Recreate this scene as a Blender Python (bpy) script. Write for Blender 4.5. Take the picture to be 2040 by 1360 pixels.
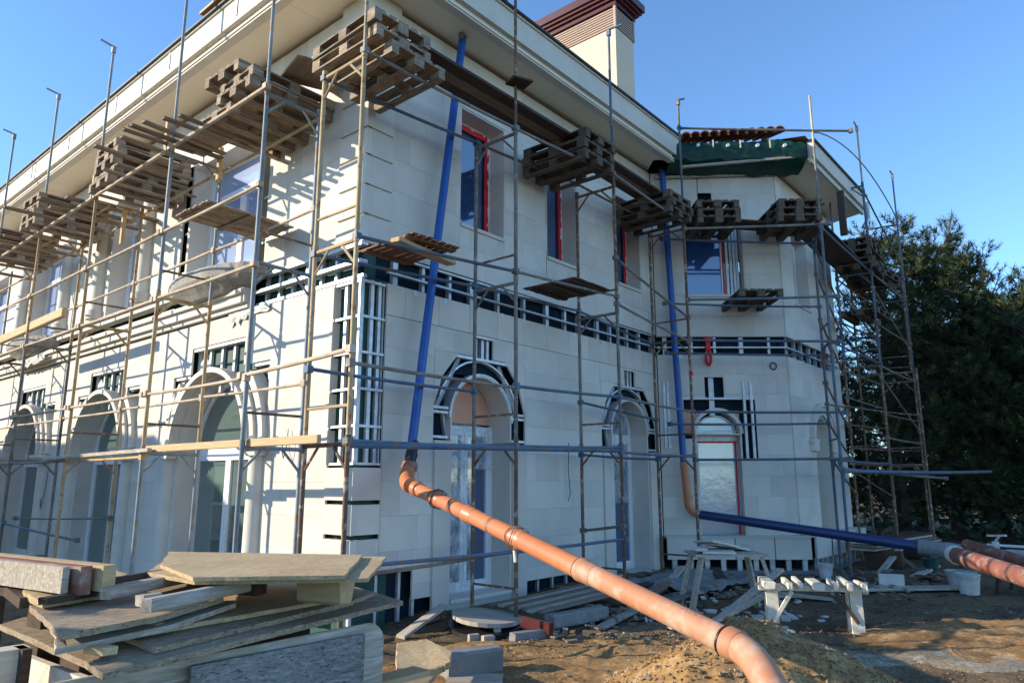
import bpy, math, random
from mathutils import Vector as V, Matrix, noise as NZ
random.seed(11)
S = bpy.context.scene
C = S.collection
RAD = math.radians
for o in list(bpy.data.objects):
    bpy.data.objects.remove(o)

# ------------------------------------------------------------------ camera, sky, sun, exposure
cd = bpy.data.cameras.new('camera')
cam = bpy.data.objects.new('camera', cd)
C.objects.link(cam)
cd.sensor_width = 36.0
cd.lens = 36.0 * 1425 / 2040
cd.clip_start = 0.05
cd.clip_end = 2000
cam.location = (0, 0, 1.7)
cam.rotation_euler = (RAD(90 + 11.0), 0, RAD(40.2 - 90))
S.camera = cam

SUN = V((-1.0, 0.97, 0.49)).normalized()          # towards the sun
wd = bpy.data.worlds.new('World')
S.world = wd
wd.use_nodes = True
wn = wd.node_tree
wn.nodes.clear()
wo = wn.nodes.new('ShaderNodeOutputWorld')
wb = wn.nodes.new('ShaderNodeBackground')
ws = wn.nodes.new('ShaderNodeTexSky')
ws.sky_type = 'NISHITA'
ws.sun_disc = False
ws.sun_elevation = math.asin(SUN.z)
ws.sun_rotation = math.atan2(SUN.x, SUN.y)
ws.air_density = 0.9
ws.dust_density = 0.0
ws.ozone_density = 4.5
ws.altitude = 100
wb.inputs['Strength'].default_value = 0.145
whs = wn.nodes.new('ShaderNodeMix'); whs.data_type = 'RGBA'; whs.blend_type = 'MULTIPLY'
whs.inputs['Factor'].default_value = 1.0
whs.inputs['B'].default_value = (.86, .92, .92, 1)          # clear winter air: deeper azure
wn.links.new(ws.outputs[0], whs.inputs['A'])
wn.links.new(whs.outputs['Result'], wb.inputs['Color'])
wn.links.new(wb.outputs[0], wo.inputs['Surface'])

sd = bpy.data.lights.new('sun', 'SUN')
sd.energy = 3.0
sd.angle = RAD(0.55)
sd.color = (1.0, 0.86, 0.66)
so = bpy.data.objects.new('sun', sd)
C.objects.link(so)
so.rotation_euler = (-SUN).to_track_quat('-Z', 'Y').to_euler()
so.location = SUN * 60

S.view_settings.view_transform = 'Standard'
S.view_settings.look = 'None'
S.view_settings.gamma = 1
S.view_settings.use_curve_mapping = False
S.view_settings.exposure = 1.36


# ------------------------------------------------------------------ materials
def mat(name, c1, c2=None, sc=4.0, lo=.35, hi=.65, c3=None, sc3=20.0, lo3=.6, hi3=.7, rough=.75, metal=0.0,
        bump=0.0, bsc=30.0, stretch=None, rnd=0.0, spec=.3, detail=5.0, island=0.0):
    m = bpy.data.materials.new(name)
    m.use_nodes = True
    nt = m.node_tree
    N, L = nt.nodes, nt.links
    p = N['Principled BSDF']
    p.inputs['Roughness'].default_value = rough
    p.inputs['Metallic'].default_value = metal
    p.inputs['Specular IOR Level'].default_value = spec
    tc = N.new('ShaderNodeTexCoord')
    src = tc.outputs['Object']
    if stretch:
        mp = N.new('ShaderNodeMapping')
        mp.inputs['Scale'].default_value = stretch
        L.new(src, mp.inputs['Vector'])
        src = mp.outputs[0]
    # every object gets its own piece of the pattern
    oi = N.new('ShaderNodeObjectInfo')
    ad = N.new('ShaderNodeVectorMath'); ad.operation = 'ADD'
    cx = N.new('ShaderNodeVectorMath'); cx.operation = 'SCALE'
    cx.inputs[0].default_value = (13.7, 7.1, 9.3)
    L.new(oi.outputs['Random'], cx.inputs['Scale'])
    L.new(src, ad.inputs[0]); L.new(cx.outputs[0], ad.inputs[1])
    src = ad.outputs[0]

    def nz(s, d=detail):
        n = N.new('ShaderNodeTexNoise')
        n.inputs['Scale'].default_value = s
        n.inputs['Detail'].default_value = d
        n.inputs['Roughness'].default_value = .6
        L.new(src, n.inputs['Vector'])
        return n.outputs['Fac']

    def ramp(f, a, b):
        r = N.new('ShaderNodeMapRange')
        r.inputs['From Min'].default_value = a
        r.inputs['From Max'].default_value = b
        L.new(f, r.inputs['Value'])
        return r.outputs[0]

    def mix(f, a, b):
        x = N.new('ShaderNodeMix'); x.data_type = 'RGBA'
        L.new(f, x.inputs['Factor'])
        for v, s in ((a, x.inputs['A']), (b, x.inputs['B'])):
            if isinstance(v, tuple): s.default_value = v + (1,)
            else: L.new(v, s)
        return x.outputs['Result']
    col = c1
    if c2: col = mix(ramp(nz(sc), lo, hi), c1, c2)
    if c3: col = mix(ramp(nz(sc3), lo3, hi3), col, c3)
    if rnd or island:
        h = N.new('ShaderNodeHueSaturation')
        r = N.new('ShaderNodeMapRange')
        k = rnd or island
        r.inputs['To Min'].default_value = 1 - k
        r.inputs['To Max'].default_value = 1 + k
        if island:
            g = N.new('ShaderNodeNewGeometry')
            L.new(g.outputs['Random Per Island'], r.inputs['Value'])
        else:
            L.new(oi.outputs['Random'], r.inputs['Value'])
        L.new(r.outputs[0], h.inputs['Value'])
        if isinstance(col, tuple): h.inputs['Color'].default_value = col + (1,)
        else: L.new(col, h.inputs['Color'])
        col = h.outputs[0]
    if isinstance(col, tuple): p.inputs['Base Color'].default_value = col + (1,)
    else: L.new(col, p.inputs['Base Color'])
    if bump:
        b = N.new('ShaderNodeBump')
        b.inputs['Strength'].default_value = bump
        b.inputs['Distance'].default_value = .008
        L.new(nz(bsc, 6), b.inputs['Height'])
        L.new(b.outputs[0], p.inputs['Normal'])
    return m


def osb_mat(name, a, b, c, fleck=.5):
    m = mat(name, a, b, sc=2.2, rough=.9, bump=.0, rnd=.08)
    nt = m.node_tree; N, L = nt.nodes, nt.links
    p = N['Principled BSDF']
    col = p.inputs['Base Color'].links[0].from_socket
    tc = N.new('ShaderNodeTexCoord')
    wv = N.new('ShaderNodeTexNoise'); wv.inputs['Scale'].default_value = 3.5; wv.inputs['Detail'].default_value = 3
    L.new(tc.outputs['Object'], wv.inputs['Vector'])

    def layer(rot, scale, lo, hi, tint, fac, warp):
        nonlocal col
        mp = N.new('ShaderNodeMapping'); mp.inputs['Rotation'].default_value = rot; mp.inputs['Scale'].default_value = scale
        L.new(tc.outputs['Object'], mp.inputs['Vector'])
        va = N.new('ShaderNodeVectorMath'); va.operation = 'MULTIPLY_ADD'; va.inputs[1].default_value = (warp,) * 3
        L.new(wv.outputs['Color'], va.inputs[0]); L.new(mp.outputs[0], va.inputs[2])
        n = N.new('ShaderNodeTexNoise'); n.inputs['Scale'].default_value = 1; n.inputs['Detail'].default_value = 3; n.inputs['Roughness'].default_value = .7
        L.new(va.outputs[0], n.inputs['Vector'])
        r = N.new('ShaderNodeMapRange'); r.inputs['From Min'].default_value = lo; r.inputs['From Max'].default_value = hi
        r.inputs['To Max'].default_value = fac
        L.new(n.outputs['Fac'], r.inputs['Value'])
        x = N.new('ShaderNodeMix'); x.data_type = 'RGBA'; x.inputs['B'].default_value = tint + (1,)
        L.new(r.outputs[0], x.inputs['Factor']); L.new(col, x.inputs['A'])
        col = x.outputs['Result']
        return n.outputs['Fac']
    light = tuple(min(.8, q * 1.45) for q in a)
    layer((0, 0, .35), (14, 75, 75), .52, .60, light, .55, 6)
    layer((0, 0, -.5), (16, 80, 80), .54, .60, b, .6, 7)
    layer((0, 0, 1.1), (18, 85, 85), .56, .62, light, .4, 7)
    f = layer((0, 0, .1), (20, 120, 120), .58, .64, c, fleck, 6)
    layer((.3, .2, .7), (26, 110, 110), .60, .66, tuple(q * .6 for q in c), fleck, 6)
    L.new(col, p.inputs['Base Color'])
    bm = N.new('ShaderNodeBump'); bm.inputs['Strength'].default_value = .8; bm.inputs['Distance'].default_value = .004
    L.new(f, bm.inputs['Height']); L.new(bm.outputs[0], p.inputs['Normal'])
    return m


STONE = (.65, .61, .545)
MT = dict(
    stone=mat('limestone', STONE, (.56, .52, .46), sc=1.1, lo=.42, hi=.72, c3=(.69, .66, .61), sc3=3.3, lo3=.56, hi3=.8, rough=.8, bump=.1, bsc=70, rnd=.065),
    stone_i=mat('limestone_cladding', STONE, (.56, .52, .46), sc=1.1, lo=.42, hi=.72, rough=.8, bump=.08, bsc=70, island=.065),
    trim=mat('cream_moulding', (.67, .635, .56), (.61, .575, .50), sc=3, rough=.75, bump=.05, bsc=70, rnd=.03),
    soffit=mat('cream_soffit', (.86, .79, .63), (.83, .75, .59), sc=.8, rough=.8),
    membrane=mat('green_membrane', (.013, .05, .043), (.02, .085, .07), sc=5, c3=(.16, .24, .2), sc3=14, lo3=.68, hi3=.78, rough=.55, bump=.3, bsc=12),
    membrane_blue=mat('dark_membrane', (.008, .014, .026), (.012, .026, .04), sc=5, c3=(.07, .10, .13), sc3=14, lo3=.73, hi3=.8, rough=.8, bump=.3, bsc=12, spec=.12),
    zinc=mat('galvanised_profile', (.62, .64, .66), (.45, .47, .5), sc=9, rough=.42, metal=.35, rnd=.08),
    pvc=mat('white_window_frame', (.78, .79, .80), rough=.35, spec=.5),
    steel_blue=mat('blue_scaffold_paint', (.045, .095, .165), (.10, .165, .235), sc=2.5, c3=(.19, .12, .08), sc3=9, lo3=.50, hi3=.60, rough=.55, bump=.25, bsc=40, rnd=.15),
    steel_slate=mat('faded_blue_grey_scaffold_paint', (.15, .20, .24), (.27, .31, .33), sc=2.5, c3=(.26, .17, .11), sc3=9, lo3=.54, hi3=.64, rough=.55, bump=.25, bsc=40, rnd=.12),
    steel_rust=mat('rusty_scaffold_paint', (.21, .115, .07), (.12, .085, .065), sc=3, c3=(.45, .36, .27), sc3=11, lo3=.54, hi3=.66, rough=.75, bump=.3, bsc=40, rnd=.15),
    steel_tan=mat('worn_tan_scaffold_paint', (.50, .39, .23), (.36, .25, .13), sc=2.5, c3=(.30, .15, .07), sc3=8, lo3=.55, hi3=.66, rough=.7, bump=.25, bsc=40, rnd=.12),
    steel_grey=mat('dull_grey_scaffold_tube', (.24, .22, .195), (.13, .12, .11), sc=3, c3=(.42, .37, .30), sc3=13, lo3=.58, hi3=.7, rough=.65, bump=.3, bsc=40, rnd=.15),
    steel_cream=mat('mortar_spattered_tube', (.55, .47, .36), (.40, .31, .21), sc=3, c3=(.25, .14, .08), sc3=12, lo3=.6, hi3=.7, rough=.75, bump=.25, bsc=40, rnd=.1),
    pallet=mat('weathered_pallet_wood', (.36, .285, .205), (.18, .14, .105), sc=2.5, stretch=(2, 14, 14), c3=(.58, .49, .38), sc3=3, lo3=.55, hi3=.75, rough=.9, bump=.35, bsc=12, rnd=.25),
    pallet_shaded=mat('shade_darkened_pallet_wood', (.15, .11, .08), (.085, .065, .05), sc=2.5, stretch=(2, 14, 14), c3=(.22, .18, .14), sc3=3, lo3=.58, hi3=.75, rough=.9, bump=.35, bsc=12, rnd=.25),  # same pallet wood with the shade of the right side put into its colour
    plank=mat('grey_scaffold_plank', (.30, .23, .165), (.17, .13, .095), sc=2, stretch=(1.2, 16, 16), c3=(.34, .28, .22), sc3=2, lo3=.56, hi3=.75, rough=.9, bump=.4, bsc=10, rnd=.2),
    timber=mat('pale_timber', (.56, .42, .24), (.45, .31, .16), sc=2, stretch=(1.2, 18, 18), c3=(.62, .52, .36), sc3=2, rough=.8, bump=.25, bsc=10, rnd=.1),
    timber_grey=mat('cement_dusted_timber', (.46, .405, .33), (.31, .265, .205), sc=2.4, stretch=(1.5, 14, 14), c3=(.57, .53, .47), sc3=4, lo3=.5, hi3=.7, rough=.9, bump=.35, bsc=14, rnd=.12),
    slat_red=mat('red_brown_slat_wood', (.24, .125, .075), (.13, .075, .05), sc=2.5, stretch=(2, 14, 14), c3=(.34, .22, .15), sc3=4, lo3=.56, hi3=.72, rough=.9, bump=.35, bsc=12, rnd=.2),
    timber_white=mat('whitish_dusty_timber', (.68, .64, .54), (.55, .50, .41), sc=2.2, stretch=(1.5, 14, 14), c3=(.72, .70, .64), sc3=4, rough=.9, bump=.25, bsc=14, rnd=.1),
    timber_dark=mat('dark_wet_timber', (.10, .065, .045), (.06, .04, .03), sc=2, stretch=(1.5, 14, 14), rough=.85, bump=.4, bsc=14, rnd=.2),
    osb=osb_mat('osb_board', (.50, .38, .22), (.40, .29, .16), (.20, .13, .07), .6),
    osb_old=osb_mat('weathered_osb_board', (.36, .28, .185), (.26, .20, .135), (.085, .065, .048), .85),
    osb_grey=osb_mat('grey_osb_panel', (.30, .29, .27), (.20, .20, .19), (.06, .06, .06), .9),
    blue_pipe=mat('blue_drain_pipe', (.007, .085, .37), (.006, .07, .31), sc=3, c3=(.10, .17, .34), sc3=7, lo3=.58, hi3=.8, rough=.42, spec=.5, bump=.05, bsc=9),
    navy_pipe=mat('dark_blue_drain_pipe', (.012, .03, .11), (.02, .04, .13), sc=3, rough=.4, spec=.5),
    orange_pipe=mat('orange_sewer_pipe', (.50, .165, .07), (.54, .20, .09), sc=2, c3=(.58, .33, .2), sc3=4, lo3=.58, hi3=.78, rough=.4, spec=.5, bump=.05, bsc=20),
    orange_dusty=mat('dusty_orange_sewer_pipe', (.47, .25, .15), (.45, .18, .09), sc=2.2, c3=(.56, .42, .32), sc3=5, lo3=.5, hi3=.74, rough=.6, spec=.4, bump=.08, bsc=30),
    orange_dark=mat('old_red_brown_pipe', (.21, .075, .055), (.27, .125, .095), sc=4, c3=(.36, .29, .26), sc3=8, lo3=.52, hi3=.7, rough=.6, bump=.15, bsc=30),
    black_pvc=mat('black_plastic', (.015, .015, .018), rough=.4, spec=.5),
    red=mat('red_masking_tape', (.75, .02, .025), (.62, .015, .02), sc=6, rough=.5, bump=.4, bsc=12),
    concrete=mat('rough_concrete', (.38, .35, .31), (.27, .25, .22), sc=4, c3=(.48, .45, .4), sc3=25, lo3=.55, hi3=.68, rough=.95, bump=1.0, bsc=28),
    concrete_grey=mat('grey_concrete', (.25, .25, .245), (.17, .17, .17), sc=3, c3=(.33, .33, .32), sc3=16, rough=.95, bump=.6, bsc=24, rnd=.12),
    mortar=mat('smooth_mortar', (.40, .36, .30), (.33, .29, .24), sc=3, rough=.9, bump=.3, bsc=25, rnd=.08),
    peach=mat('peach_foam_board', (.72, .36, .235), (.66, .33, .22), sc=3, rough=.75),
    chimney=mat('chimney_render', (.60, .54, .42), (.55, .49, .38), sc=2, rough=.85, bump=.15, bsc=60),
    maroon=mat('maroon_sheet_metal', (.075, .016, .018), (.06, .012, .014), sc=3, rough=.3, spec=.5),
    louvre=mat('bronze_louvre_slat', (.40, .30, .23), (.34, .25, .19), sc=3, rough=.45),
    roof=mat('terracotta_roof_tile', (.50, .20, .09), (.42, .15, .07), sc=4, c3=(.58, .31, .17), sc3=18, rough=.8, bump=.2, bsc=40, rnd=.12, island=.0),
    net=mat('green_debris_sheet', (.007, .055, .036), (.004, .032, .025), sc=4, c3=(.012, .11, .065), sc3=11, rough=.5, bump=.7, bsc=7),
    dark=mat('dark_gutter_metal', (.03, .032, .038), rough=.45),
    stonewhite=mat('white_stone_offcut', (.62, .60, .55), (.54, .52, .48), sc=5, rough=.85, bump=.2, bsc=40, rnd=.08),
    bucket=mat('white_plastic_bucket', (.60, .61, .60), (.42, .42, .40), sc=6, rough=.5, rnd=.1),
    bark=mat('pine_bark', (.085, .058, .042), (.05, .036, .028), sc=6, stretch=(3, 3, .7), rough=.95, bump=.8, bsc=14),
    needle=mat('pine_needles', (.045, .072, .028), (.022, .042, .02), sc=.9, c3=(.17, .17, .05), sc3=2.3, lo3=.5, hi3=.66, rough=.6, island=.3),
    leaf=mat('broad_leaves', (.03, .05, .02), (.02, .036, .016), sc=1.2, rough=.6, island=.3),
    fabric=mat('dark_cable', (.02, .02, .022), rough=.6),
    plaster=mat('pale_plaster', (.5, .47, .42), (.44, .41, .37), sc=2, rough=.9),
)


def glass_mat(name, base, rough, wave=0.0, bsc=3.0):
    m = mat(name, base, rough=rough, spec=1.0, bump=wave, bsc=bsc)
    p = m.node_tree.nodes['Principled BSDF']
    p.inputs['IOR'].default_value = 1.9
    return m


MT['glass'] = glass_mat('window_glass', (.10, .155, .145), .03, .02, 2.0)
MT['glass_lilac'] = glass_mat('pane_with_lilac_protective_film', (.27, .35, .55), .12, .15, 5.0)
MT['glass_blue'] = glass_mat('blue_film_glass', (.025, .065, .16), .06, .12, 4.0)
MT['glass_bay'] = glass_mat('bay_pane_with_painted_sky_blue', (.03, .10, .32), .05, .1, 3.0)  # blue base colour stands in for the reflected sky
MT['film'] = glass_mat('foil_covered_pane', (.40, .52, .60), .10, .35, 6.0)


def film_mat(name, alpha, col):
    m = bpy.data.materials.new(name); m.use_nodes = True
    nt = m.node_tree; N, L = nt.nodes, nt.links
    p = N['Principled BSDF']
    p.inputs['Base Color'].default_value = col + (1,)
    p.inputs['Roughness'].default_value = .16
    p.inputs['Specular IOR Level'].default_value = .8
    tc = N.new('ShaderNodeTexCoord')
    mp = N.new('ShaderNodeMapping'); mp.inputs['Scale'].default_value = (2.2, 2.2, 1.2)
    L.new(tc.outputs['Object'], mp.inputs['Vector'])
    n = N.new('ShaderNodeTexNoise'); n.inputs['Scale'].default_value = 3; n.inputs['Detail'].default_value = 6
    n.inputs['Distortion'].default_value = .8
    L.new(mp.outputs[0], n.inputs['Vector'])
    r = N.new('ShaderNodeMapRange')
    r.inputs['From Min'].default_value = .35; r.inputs['From Max'].default_value = .7
    r.inputs['To Min'].default_value = alpha * .5; r.inputs['To Max'].default_value = min(1, alpha * 1.6)
    L.new(n.outputs['Fac'], r.inputs['Value'])
    L.new(r.outputs[0], p.inputs['Alpha'])
    b = N.new('ShaderNodeBump'); b.inputs['Strength'].default_value = .6; b.inputs['Distance'].default_value = .05
    L.new(n.outputs['Fac'], b.inputs['Height']); L.new(b.outputs[0], p.inputs['Normal'])
    return m


MT['sheet'] = film_mat('clear_plastic_sheet', .42, (.62, .64, .66))


def soil_mat(name, a, b, c, bump, gravel):
    m = mat(name, a, b, sc=.55, lo=.38, hi=.62, c3=c, sc3=5.5, lo3=.52, hi3=.66, rough=.97, bump=bump, bsc=14, detail=9, spec=.1)
    nt = m.node_tree; N, L = nt.nodes, nt.links
    p = N['Principled BSDF']
    old = p.inputs['Base Color'].links[0].from_socket
    tc = N.new('ShaderNodeTexCoord')
    n = N.new('ShaderNodeTexNoise'); n.inputs['Scale'].default_value = gravel; n.inputs['Detail'].default_value = 8
    n.inputs['Roughness'].default_value = .75
    L.new(tc.outputs['Object'], n.inputs['Vector'])
    r = N.new('ShaderNodeMapRange')
    r.inputs['From Min'].default_value = .3; r.inputs['From Max'].default_value = .75
    r.inputs['To Min'].default_value = .45; r.inputs['To Max'].default_value = 1.65
    L.new(n.outputs['Fac'], r.inputs['Value'])
    h = N.new('ShaderNodeHueSaturation')
    L.new(old, h.inputs['Color']); L.new(r.outputs[0], h.inputs['Value'])
    L.new(h.outputs[0], p.inputs['Base Color'])
    return m


MT['soil'] = soil_mat('churned_soil', (.115, .08, .05), (.215, .155, .09), (.07, .05, .035), .6, 26)
MT['dust'] = soil_mat('spilled_cement_dust', (.28, .24, .175), (.20, .16, .105), (.36, .33, .27), .5, 30)
MT['heap'] = soil_mat('fresh_yellow_soil', (.33, .20, .088), (.23, .135, .06), (.42, .29, .15), .7, 34)
MT['heap_stone'] = mat('soil_clod', (.30, .185, .08), (.17, .105, .05), sc=6, c3=(.46, .36, .24), sc3=3, lo3=.5, hi3=.7, rough=.97, bump=.5, bsc=40, island=.35)
MT['gravel'] = mat('grey_gravel', (.20, .155, .105), (.14, .105, .07), sc=6, rough=.95, island=.5)

# ------------------------------------------------------------------ mesh helpers
ORG = {}


class MB:
    def __init__(s):
        s.v = []; s.f = []

    def hexa(s, o, a, b, c):
        o, a, b, c = V(o), V(a), V(b), V(c)
        i = len(s.v)
        s.v += [o, o + a, o + a + b, o + b, o + c, o + a + c, o + a + b + c, o + b + c]
        F = [(0, 3, 2, 1), (4, 5, 6, 7), (0, 1, 5, 4), (1, 2, 6, 5), (2, 3, 7, 6), (3, 0, 4, 7)]
        if a.cross(b).dot(c) < 0: F = [f[::-1] for f in F]
        s.f += [tuple(i + k for k in f) for f in F]
        return s

    def box(s, x0, x1, y0, y1, z0, z1):
        return s.hexa((x0, y0, z0), (x1 - x0, 0, 0), (0, y1 - y0, 0), (0, 0, z1 - z0))

    def beam(s, p0, p1, w, h, up=(0, 0, 1)):
        p0, p1, up = V(p0), V(p1), V(up)
        a = p1 - p0
        sd = up.cross(a)
        if sd.length < 1e-5: sd = V((1, 0, 0)).cross(a)
        sd.normalize(); u2 = a.cross(sd).normalized()
        return s.hexa(p0 - sd * w / 2 - u2 * h / 2, a, sd * w, u2 * h)

    def path(s, pts, r, n=8, caps=True):
        pts = [V(p) for p in pts]
        rs = r if isinstance(r, (list, tuple)) else [r] * len(pts)
        t0 = (pts[1] - pts[0]).normalized()
        x = t0.orthogonal().normalized()
        b = len(s.v)
        for i, p in enumerate(pts):
            if i == 0: t = t0
            elif i == len(pts) - 1: t = (pts[i] - pts[i - 1]).normalized()
            else: t = ((pts[i] - pts[i - 1]).normalized() + (pts[i + 1] - pts[i]).normalized()).normalized()
            x = (x - t * x.dot(t)).normalized(); y = t.cross(x)
            for k in range(n):
                a = 2 * math.pi * k / n
                s.v.append(p + (x * math.cos(a) + y * math.sin(a)) * rs[i])
        for i in range(len(pts) - 1):
            for k in range(n):
                k2 = (k + 1) % n
                s.f.append((b + i * n + k, b + i * n + k2, b + (i + 1) * n + k2, b + (i + 1) * n + k))
        if caps:
            s.f.append(tuple(b + k for k in range(n))[::-1])
            e = b + (len(pts) - 1) * n
            s.f.append(tuple(e + k for k in range(n)))
        return s

    def tube(s, a, b, r, n=8, caps=True):
        return s.path([a, b], r, n, caps)

    def prism(s, pts, vec):
        pts = [V(p) for p in pts]; vec = V(vec)
        nn = V((0, 0, 0))
        for i in range(len(pts)):
            nn += pts[i].cross(pts[(i + 1) % len(pts)])
        if nn.dot(vec) < 0: pts = pts[::-1]
        i = len(s.v); n = len(pts)
        s.v += pts + [p + vec for p in pts]
        s.f.append(tuple(i + k for k in range(n))[::-1])
        s.f.append(tuple(i + n + k for k in range(n)))
        for k in range(n):
            k2 = (k + 1) % n
            s.f.append((i + k, i + k2, i + n + k2, i + n + k))
        return s

    def grid(s, fn, nu, nv):
        i = len(s.v)
        for a in range(nu + 1):
            for b in range(nv + 1):
                s.v.append(V(fn(a / nu, b / nv)))
        for a in range(nu):
            for b in range(nv):
                q = i + a * (nv + 1) + b
                s.f.append((q, q + nv + 1, q + nv + 2, q + 1))
        return s

    def blob(s, c, r, rng, sq=.7):
        c = V(c); i = len(s.v)
        for d in ((1, 0, 0), (0, 1, 0), (-1, 0, 0), (0, -1, 0), (0, 0, sq), (0, 0, -sq)):
            s.v.append(c + V(d) * r * rng.uniform(.65, 1.3) + V((rng.uniform(-.3, .3), rng.uniform(-.3, .3), rng.uniform(-.2, .2))) * r)
        for k in range(4):
            k2 = (k + 1) % 4
            s.f.append((i + k, i + k2, i + 4)); s.f.append((i + k2, i + k, i + 5))
        return s

    def build(s, name, m, parent=None, smooth=False, org=None):
        if parent is not None: og = ORG[parent.name]
        elif org is not None: og = V(org)
        else:
            xs = [v.x for v in s.v]; ys = [v.y for v in s.v]; zs = [v.z for v in s.v]
            og = V(((min(xs) + max(xs)) / 2, (min(ys) + max(ys)) / 2, min(zs)))
        me = bpy.data.meshes.new(name)
        me.from_pydata([tuple(v - og) for v in s.v], [], s.f)
        me.materials.append(MT[m] if isinstance(m, str) else m)
        if smooth:
            me.polygons.foreach_set('use_smooth', [True] * len(me.polygons))
            try: me.set_sharp_from_angle(angle=RAD(40))
            except Exception: pass
        me.update()
        o = bpy.data.objects.new(name, me)
        C.objects.link(o)
        if parent is not None: o.parent = parent
        else: o.location = og
        ORG[o.name] = og
        return o


def tag(o, label=None, cat=None, group=None, kind=None):
    if label: o['label'] = label
    if cat: o['category'] = cat
    if group: o['group'] = group
    if kind: o['kind'] = kind
    return o


def thing(name, loc, label, cat, group=None):
    o = bpy.data.objects.new(name, None)
    C.objects.link(o)
    o.empty_display_size = .2
    o.location = loc
    ORG[o.name] = V(loc)
    return tag(o, label, cat, group)


KIDS = {}


def dup(root, kids, loc, rz, label, group, rx=0.0, ry=0.0):
    r = root.copy(); C.objects.link(r)
    r.location = loc; r.rotation_euler = (rx, ry, rz)
    r['label'] = label
    r['group'] = group
    for k in kids:
        c = k.copy(); C.objects.link(c); c.parent = r
    return r


def bar(name, p0, p1, w, h, m, label, cat, group=None, roll=0.0, rng=random):
    """a plank or beam: mesh box along its own x axis, slightly chamfered ends, placed as one object"""
    p0, p1 = V(p0), V(p1)
    a = p1 - p0; L = a.length
    me = bpy.data.meshes.new(name)
    j = lambda k: rng.uniform(-k, k)
    vs = []
    for x in (-L / 2, L / 2):
        c = .12 * min(w, h)
        for y, z in ((-w / 2 + c, -h / 2), (w / 2 - c, -h / 2), (w / 2, -h / 2 + c), (w / 2, h / 2 - c), (w / 2 - c, h / 2), (-w / 2 + c, h / 2), (-w / 2, h / 2 - c), (-w / 2, -h / 2 + c)):
            vs.append((x + j(.01), y + j(.03) * w, z))
    fs = [tuple(range(8))[::-1], tuple(range(8, 16))]
    for k in range(8):
        k2 = (k + 1) % 8
        fs.append((k, k2, 8 + k2, 8 + k))
    me.from_pydata(vs, [], fs)
    me.materials.append(MT[m])
    o = bpy.data.objects.new(name, me); C.objects.link(o)
    x = a.normalized()
    y = V((0, 0, 1)).cross(x)
    if y.length < 1e-4: y = V((0, 1, 0))
    y.normalize(); z = x.cross(y)
    M = Matrix((x, y, z)).transposed().to_4x4() @ Matrix.Rotation(roll, 4, 'X')
    o.matrix_world = Matrix.Translation((p0 + p1) / 2) @ M
    ORG[o.name] = (p0 + p1) / 2
    return tag(o, label, cat, group)


class Wall:
    def __init__(s, O, d, n):
        s.O, s.d, s.n = V(O), V(d), V(n)

    def P(s, u, z, w=0.0):
        p = s.O + s.d * u + s.n * w
        return V((p.x, p.y, z))

    def box(s, mb, u0, u1, z0, z1, w0, w1):
        mb.hexa(s.P(u0, z0, w0), s.d * (u1 - u0), s.n * (w1 - w0), (0, 0, z1 - z0))
        return mb

    def poly(s, mb, pts, w0, w1):
        mb.prism([s.P(u, z, w0) for u, z in pts], s.n * (w1 - w0))
        return mb

    def ring(s, mb, c, zs, ri, ro, w0, w1, a0=0.0, a1=180.0, n=22):
        for k in range(n):
            t0, t1 = RAD(a0 + (a1 - a0) * k / n), RAD(a0 + (a1 - a0) * (k + 1) / n)
            s.poly(mb, [(c + ri * math.cos(t0), zs + ri * math.sin(t0)), (c + ro * math.cos(t0), zs + ro * math.sin(t0)),
                        (c + ro * math.cos(t1), zs + ro * math.sin(t1)), (c + ri * math.cos(t1), zs + ri * math.sin(t1))], w0, w1)
        return mb

    def disc(s, mb, c, zs, r, w0, w1, n=22):
        s.poly(mb, [(c + r * math.cos(RAD(180 * k / n)), zs + r * math.sin(RAD(180 * k / n))) for k in range(n + 1)], w0, w1)
        return mb


def subtract(rects, holes):
    for a0, a1, b0, b1 in holes:
        out = []
        for u0, u1, z0, z1 in rects:
            if a0 >= u1 or a1 <= u0 or b0 >= z1 or b1 <= z0:
                out.append((u0, u1, z0, z1)); continue
            m0, m1 = max(u0, a0), min(u1, a1)
            if u0 < a0: out.append((u0, a0, z0, z1))
            if u1 > a1: out.append((a1, u1, z0, z1))
            if z0 < b0: out.append((m0, m1, z0, b0))
            if z1 > b1: out.append((m0, m1, b1, z1))
        rects = out
    return [r for r in rects if r[1] - r[0] > .02 and r[3] - r[2] > .02]


# ------------------------------------------------------------------ ground
def gz(x, y):
    d = math.hypot(x, y)
    f = 1.0 if d < 40 else max(0.0, 1 - (d - 40) / 40)
    h = .05 * NZ.noise((x * .6, y * .6, .3)) + .03 * NZ.noise((x * 1.9, y * 1.9, 4.1)) + .018 * NZ.noise((x * 6, y * 6, 9))
    h += .012 * NZ.noise((x * 15, y * 15, 2))
    a = .72 * x + .69 * y; b = -.69 * x + .72 * y
    h += .045 * NZ.noise((a * 2.6, b * .45, 7.7)) + .02 * abs(NZ.noise((a * 6, b * 1.1, 3.3)))
    # shallow trench along the base of the house
    if 4.6 < x < 13.5 and 5.6 < y < 7.2:
        h += .07 * (y - 5.6)
    if x < 6.5 and y > 5.9: h -= .12 * min(1, (6.5 - x)) * min(1, y - 5.9)
    return h * f


def axis(lo, hi, step, far):
    a = []
    x = lo
    while x < hi:
        a.append(x); x += step
    s = step; x = hi
    while x < far:
        a.append(x); s *= 1.35; x += s
    a.append(far)
    s = step; x = lo - step
    while x > -far:
        a.append(x); s *= 1.35; x -= s
    a.append(-far)
    return sorted(a)


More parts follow.
